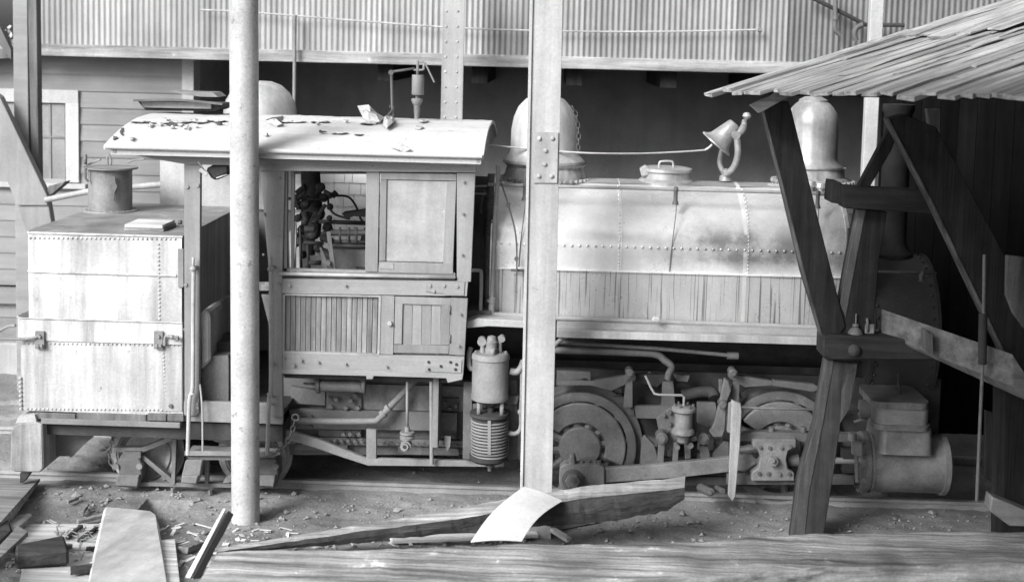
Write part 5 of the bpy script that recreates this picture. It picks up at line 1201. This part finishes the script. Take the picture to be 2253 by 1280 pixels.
# main rough beam on ground
stn = [(478,1205,1213,1219),(560,1192,1202,1212),(800,1152,1168,1192),(1000,1118,1142,1172),(1160,1088,1115,1160),(1300,1068,1094,1150),(1400,1058,1084,1138),(1470,1052,1078,1120),(1506,1046,1072,1098)]
g0 = G(480,1222); Ya_ = g0.y; Yb_ = -.75
bm_ = MB(); rows = []
def interp(tab, x):
    for a, b in zip(tab, tab[1:]):
        if a[0] <= x <= b[0]: t = (x-a[0])/(b[0]-a[0]); return [a[k]+(b[k]-a[k])*t for k in range(1, len(a))]
for i in range(81):
    px = 478+(1506-478)*i/80; tf, tn, bn = interp(stn, px); Y_ = Ya_+(Yb_-Ya_)*i/80
    j = lambda a, s: a*noise.noise(Vector((px*.012, s, 0)))+a*.5*noise.noise(Vector((px*.05, s, 2)))
    n0 = U(px, tn+j(3, 1), Y_); dep = .17+.02*j(1, 5)
    n1 = T(px+2, tf+j(2.5, 9), n0.z+.01)
    if n1.y > n0.y+.45: n1.y = n0.y+.45
    nb_ = U(px, bn+j(5, 3)+(px-478)/1028*9*noise.noise(Vector((px*.13, 4, 0))), Y_+.02); nm = (n0+nb_)/2+Vector((0, -.012+.03*j(1, 12), 0))
    rows.append([n0, nm, nb_, Vector((nb_.x, n1.y, nb_.z)), n1, (n0+n1)/2+Vector((0,0,.006*j(1.5,8)))])
m_ = 6; bm_.add([v for r in rows for v in r], [(i*m_+k, (i+1)*m_+k, (i+1)*m_+(k+1) % m_, i*m_+(k+1) % m_) for i in range(80) for k in range(m_)]); bm_.add(rows[0], [tuple(range(m_))]); bm_.add(rows[-1], [tuple(range(m_-1,-1,-1))])
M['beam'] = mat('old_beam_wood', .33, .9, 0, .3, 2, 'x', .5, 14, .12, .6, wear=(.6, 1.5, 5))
o = bm_.build('fallen_beam', 'beam'); M['beam_shade'] = mat('shaded_beam_side', .05, .9, 0, .3, 3, 'x', .5, 14, .12, .6); o.data.materials.append(M['beam_shade'])
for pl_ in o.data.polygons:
    if pl_.normal.z < .5: pl_.material_index = 1  # side and under faces: shade put into the wood colour
tag(o, 'long rough dark beam lying aslant on the dirt from left pipe to right', 'beam')
# white sheet
q00, q10, q11, q01 = U(1152,1070,-1.0), U(1238,1101,-1.05), U(1148,1190,-1.75), U(1035,1192,-1.8)
vs = []; N = 12
for i in range(N+1):
    for k in range(N+1):
        u, v = i/N, k/N; p = (q00*(1-u)+q10*u)*(1-v)+(q01*(1-u)+q11*u)*v; p = p+Vector((-.035*math.sin(math.pi*v), 0, .02*math.sin(math.pi*v)+.012*math.sin(math.pi*u))); vs.append(p)
sh_ = MB().add(vs, [(i*(N+1)+k, (i+1)*(N+1)+k, (i+1)*(N+1)+k+1, i*(N+1)+k+1) for i in range(N) for k in range(N)], True)
sh_.add([v-Vector((0,0,.003)) for v in vs], [(i*(N+1)+k+1, (i+1)*(N+1)+k+1, (i+1)*(N+1)+k, i*(N+1)+k) for i in range(N) for k in range(N)], True)
o = sh_.build('white_sheet', 'paper'); tag(o, 'bright white curved sheet propped on the fallen beam', 'sheet')
def gplank(pxa, pxb, wd, th, m, label, cat='plank', up=.02, name='plank', nrm=(0,0,1), group=None, upb=None, lean=None):
    a = G(*pxa)+Vector((0,0,up)); b = G(*pxb)+Vector((0,0,up if upb is None else upb))
    o = plank(name, a, b, wd, th, m, nrm=Vector(nrm), rough=.004, seg=6); return tag(o, label, cat, group)
gplank((1186,1158),(1252,1200), .06, .035, 'plank', 'short pale stick poking out below the white sheet', 'stick', .05)
gplank((1180,1172),(1306,1150), .1, .05, 'plankm', 'short grey board end on the dirt right of the white sheet', up=.04)
gplank((700,1198),(1035,1172), .07, .03, 'plank', 'long thin pale lath behind the foreground timber', 'lath', .05)
gplank((860,1200),(1180,1186), .1, .03, 'plank', 'pale board lying below the white sheet along the timber', up=.05)
gplank((700,1205),(760,1196), .07, .03, 'plank', 'pale broken piece at the left end of the laths', 'board', .06)
gplank((558,1216),(602,1204), .05, .03, 'plankd', 'small dark chip left of the foreground timber end', 'chip', .05)
gplank((606,1214),(640,1208), .04, .03, 'plank', 'tiny pale offcut beside the small dark chip', 'offcut', .05)
gplank((402,1218),(440,1204), .09, .05, 'plankm', 'broken grey splinter at the left tip of the fallen beam', 'splinter', .03)
# dark stake at front
a = U(432,1275,-3.1); b = U(507,1130,-1.2)
b = U(505,1130,-2.0); a = U(420,1290,-2.6)
o = plank('leaning_stake', a, b, .075, .05, 'plankd', nrm=Vector((-.75,-.6,.2)), seg=4, rough=.002, taper=.85); M['stk'] = mat('tarred_stake', .02, .8, 0, .2, 3, 'x', .3, 9); o.data.materials[0] = M['stk']; tag(o, 'black edged stake slanting up in front of the pipe column', 'stake')
a2 = a+Vector((-.045,.02,.02)); b2 = b+Vector((-.04,.02,.03)); o = plank('stake_lath', a2, b2, .05, .02, 'plank', nrm=Vector((-.3,-.5,.8)), taper=.5); tag(o, 'pale tapering lath lying along the black stake', 'lath')
# panel and boards at lower left
def gpoly(pts, th, m, label, cat, name, up=.02, bevel=.003, tilt=0):
    base = [G(a, b)+Vector((0,0,up)) for a, b in pts]; mb = MB().prism(base, (0,0,th)); return tag(mb.build(name, m, bevel=bevel), label, cat)
M['panel'] = mat('pale_panel', .55, .75, 0, .16, 2.5, 'y', .3, 4, .1, .15, wear=(.62, .6, 5))
gpoly([(228,1138),(234,1131),(330,1140),(342,1148),(350,1172),(362,1268),(372,1330),(190,1330),(205,1240)], .02, 'panel', 'big pale flat panel with rounded corners lying at lower left', 'panel', 'flat_panel', .05)
gpoly([(352,1200),(385,1198),(400,1330),(366,1330)], .02, 'plank', 'pale narrow board just right of the flat panel', 'board', 'board', .03)
gpoly([(60,1160),(228,1160),(220,1218),(30,1215)], .015, 'plank', 'wide pale boards lying left of the flat panel', 'board', 'board', .02)
gpoly([(60,1216),(215,1220),(205,1300),(40,1300)], .015, 'plank', 'pale board lying beside the dark tilted plank', 'board', 'board', .015)
gpoly([(0,1068),(88,1070),(10,1182),(-60,1240),(-60,1100)], .03, 'plankm', 'broad grey plank running off the left edge under the end beam', 'plank', 'plank', .05)
gpoly([(-60,1240),(14,1184),(26,1205),(-60,1290)], .04, 'plank', 'pale plank end at the left edge below the broad grey plank', 'plank', 'plank', .05)
gpoly([(16,1165),(66,1155),(72,1160),(28,1200)], .03, 'plankm', 'short grey plank between the left edge planks', 'plank', 'plank', .08)
gpoly([(-40,1290),(40,1198),(62,1212),(0,1275),(-20,1320)], .04, 'plankm', 'grey board slanting across the lower left corner', 'board', 'board', .12)
gpoly([(-60,1260),(-60,1200),(16,1172),(24,1204),(-20,1250)], .08, 'plankd', 'black weathered block at the left edge', 'block', 'block', .06)
gpoly([(32,1240),(142,1216),(152,1252),(34,1262)], .12, 'plankd', 'dark half round plank lying tilted at lower left', 'plank', 'plank', .03, .02)
gpoly([(155,1268),(212,1260),(212,1270),(155,1280)], .03, 'plankd', 'thin dark strip at the bottom left edge', 'strip', 'strip', .05)
for (A, B, lb) in (((148,1196),(178,1170),'thin dark strip near the left debris, upper'), ((174,1202),(212,1174),'thin dark strip near the left debris, lower'), ((170,1160),(226,1146),'curled bark like strip above the debris'), ((88,1218),(160,1214),'thin grey lath on the pale boards'), ((190,1220),(216,1220),'tiny dark stick by the flat panel'), ((148,1116),(172,1106),'small stick on the dirt below the rear truck'), ((180,1140),(192,1122),'stubby stick standing by the dirt bank')):
    gplank(A, B, .035, .03, 'plankd' if 'dark' in lb else 'plankm', lb, 'stick', .05)
# dirt bank by the end beam
rs = random.Random(17)
sp2 = MB()
for k in range(60):
    c = G(rs.uniform(120,225), rs.uniform(1150,1222), .06); l_ = rs.uniform(.03,.12); a = rs.uniform(0,6.3); d = Vector((math.cos(a), math.sin(a), rs.uniform(-.2,.4)))*l_
    s3 = Vector((-d.y, d.x, 0)).normalized()*rs.uniform(.004,.012); sp2.add([c-s3, c+s3, c+d+s3*.4, c+d-s3*.4, c+Vector((0,0,.008))], [(0,1,2,3),(0,4,3),(1,2,4),(2,3,4),(0,4,1)])
tag(sp2.build('wood_splinters', 'plankm', kind='stuff'), 'scattered wood splinters and chips by the flat panel', 'splinters')

mb = MB(); rq = random.Random(55)
for k in range(420):
    x, y = rq.uniform(-5.2, .6), rq.uniform(-2.7, -.5)
    if rq.random() > .25+.75*max(0, (-x-.5)/4.5): continue
    c = Vector((x, y, gz(x, y)+.008)); l_ = rq.uniform(.015, .075); w_ = rq.uniform(.006, .022); a = rq.uniform(0, 3.14)
    d = Vector((math.cos(a), math.sin(a), rq.uniform(-.15,.25)))*l_; e_ = Vector((-math.sin(a), math.cos(a), rq.uniform(-.3,.3)))*w_; h = Vector((0,0,.005))
    mb.hexa([c-d-e_, c+d-e_*.6, c+d+e_, c-d+e_*.8], [c-d-e_+h, c+d-e_*.6+h, c+d+e_+h, c-d+e_*.8+h])
tag(mb.build('wood_chips', 'plank', kind='stuff'), 'pale wood chips littered over the dirt at lower left', 'wood chips')
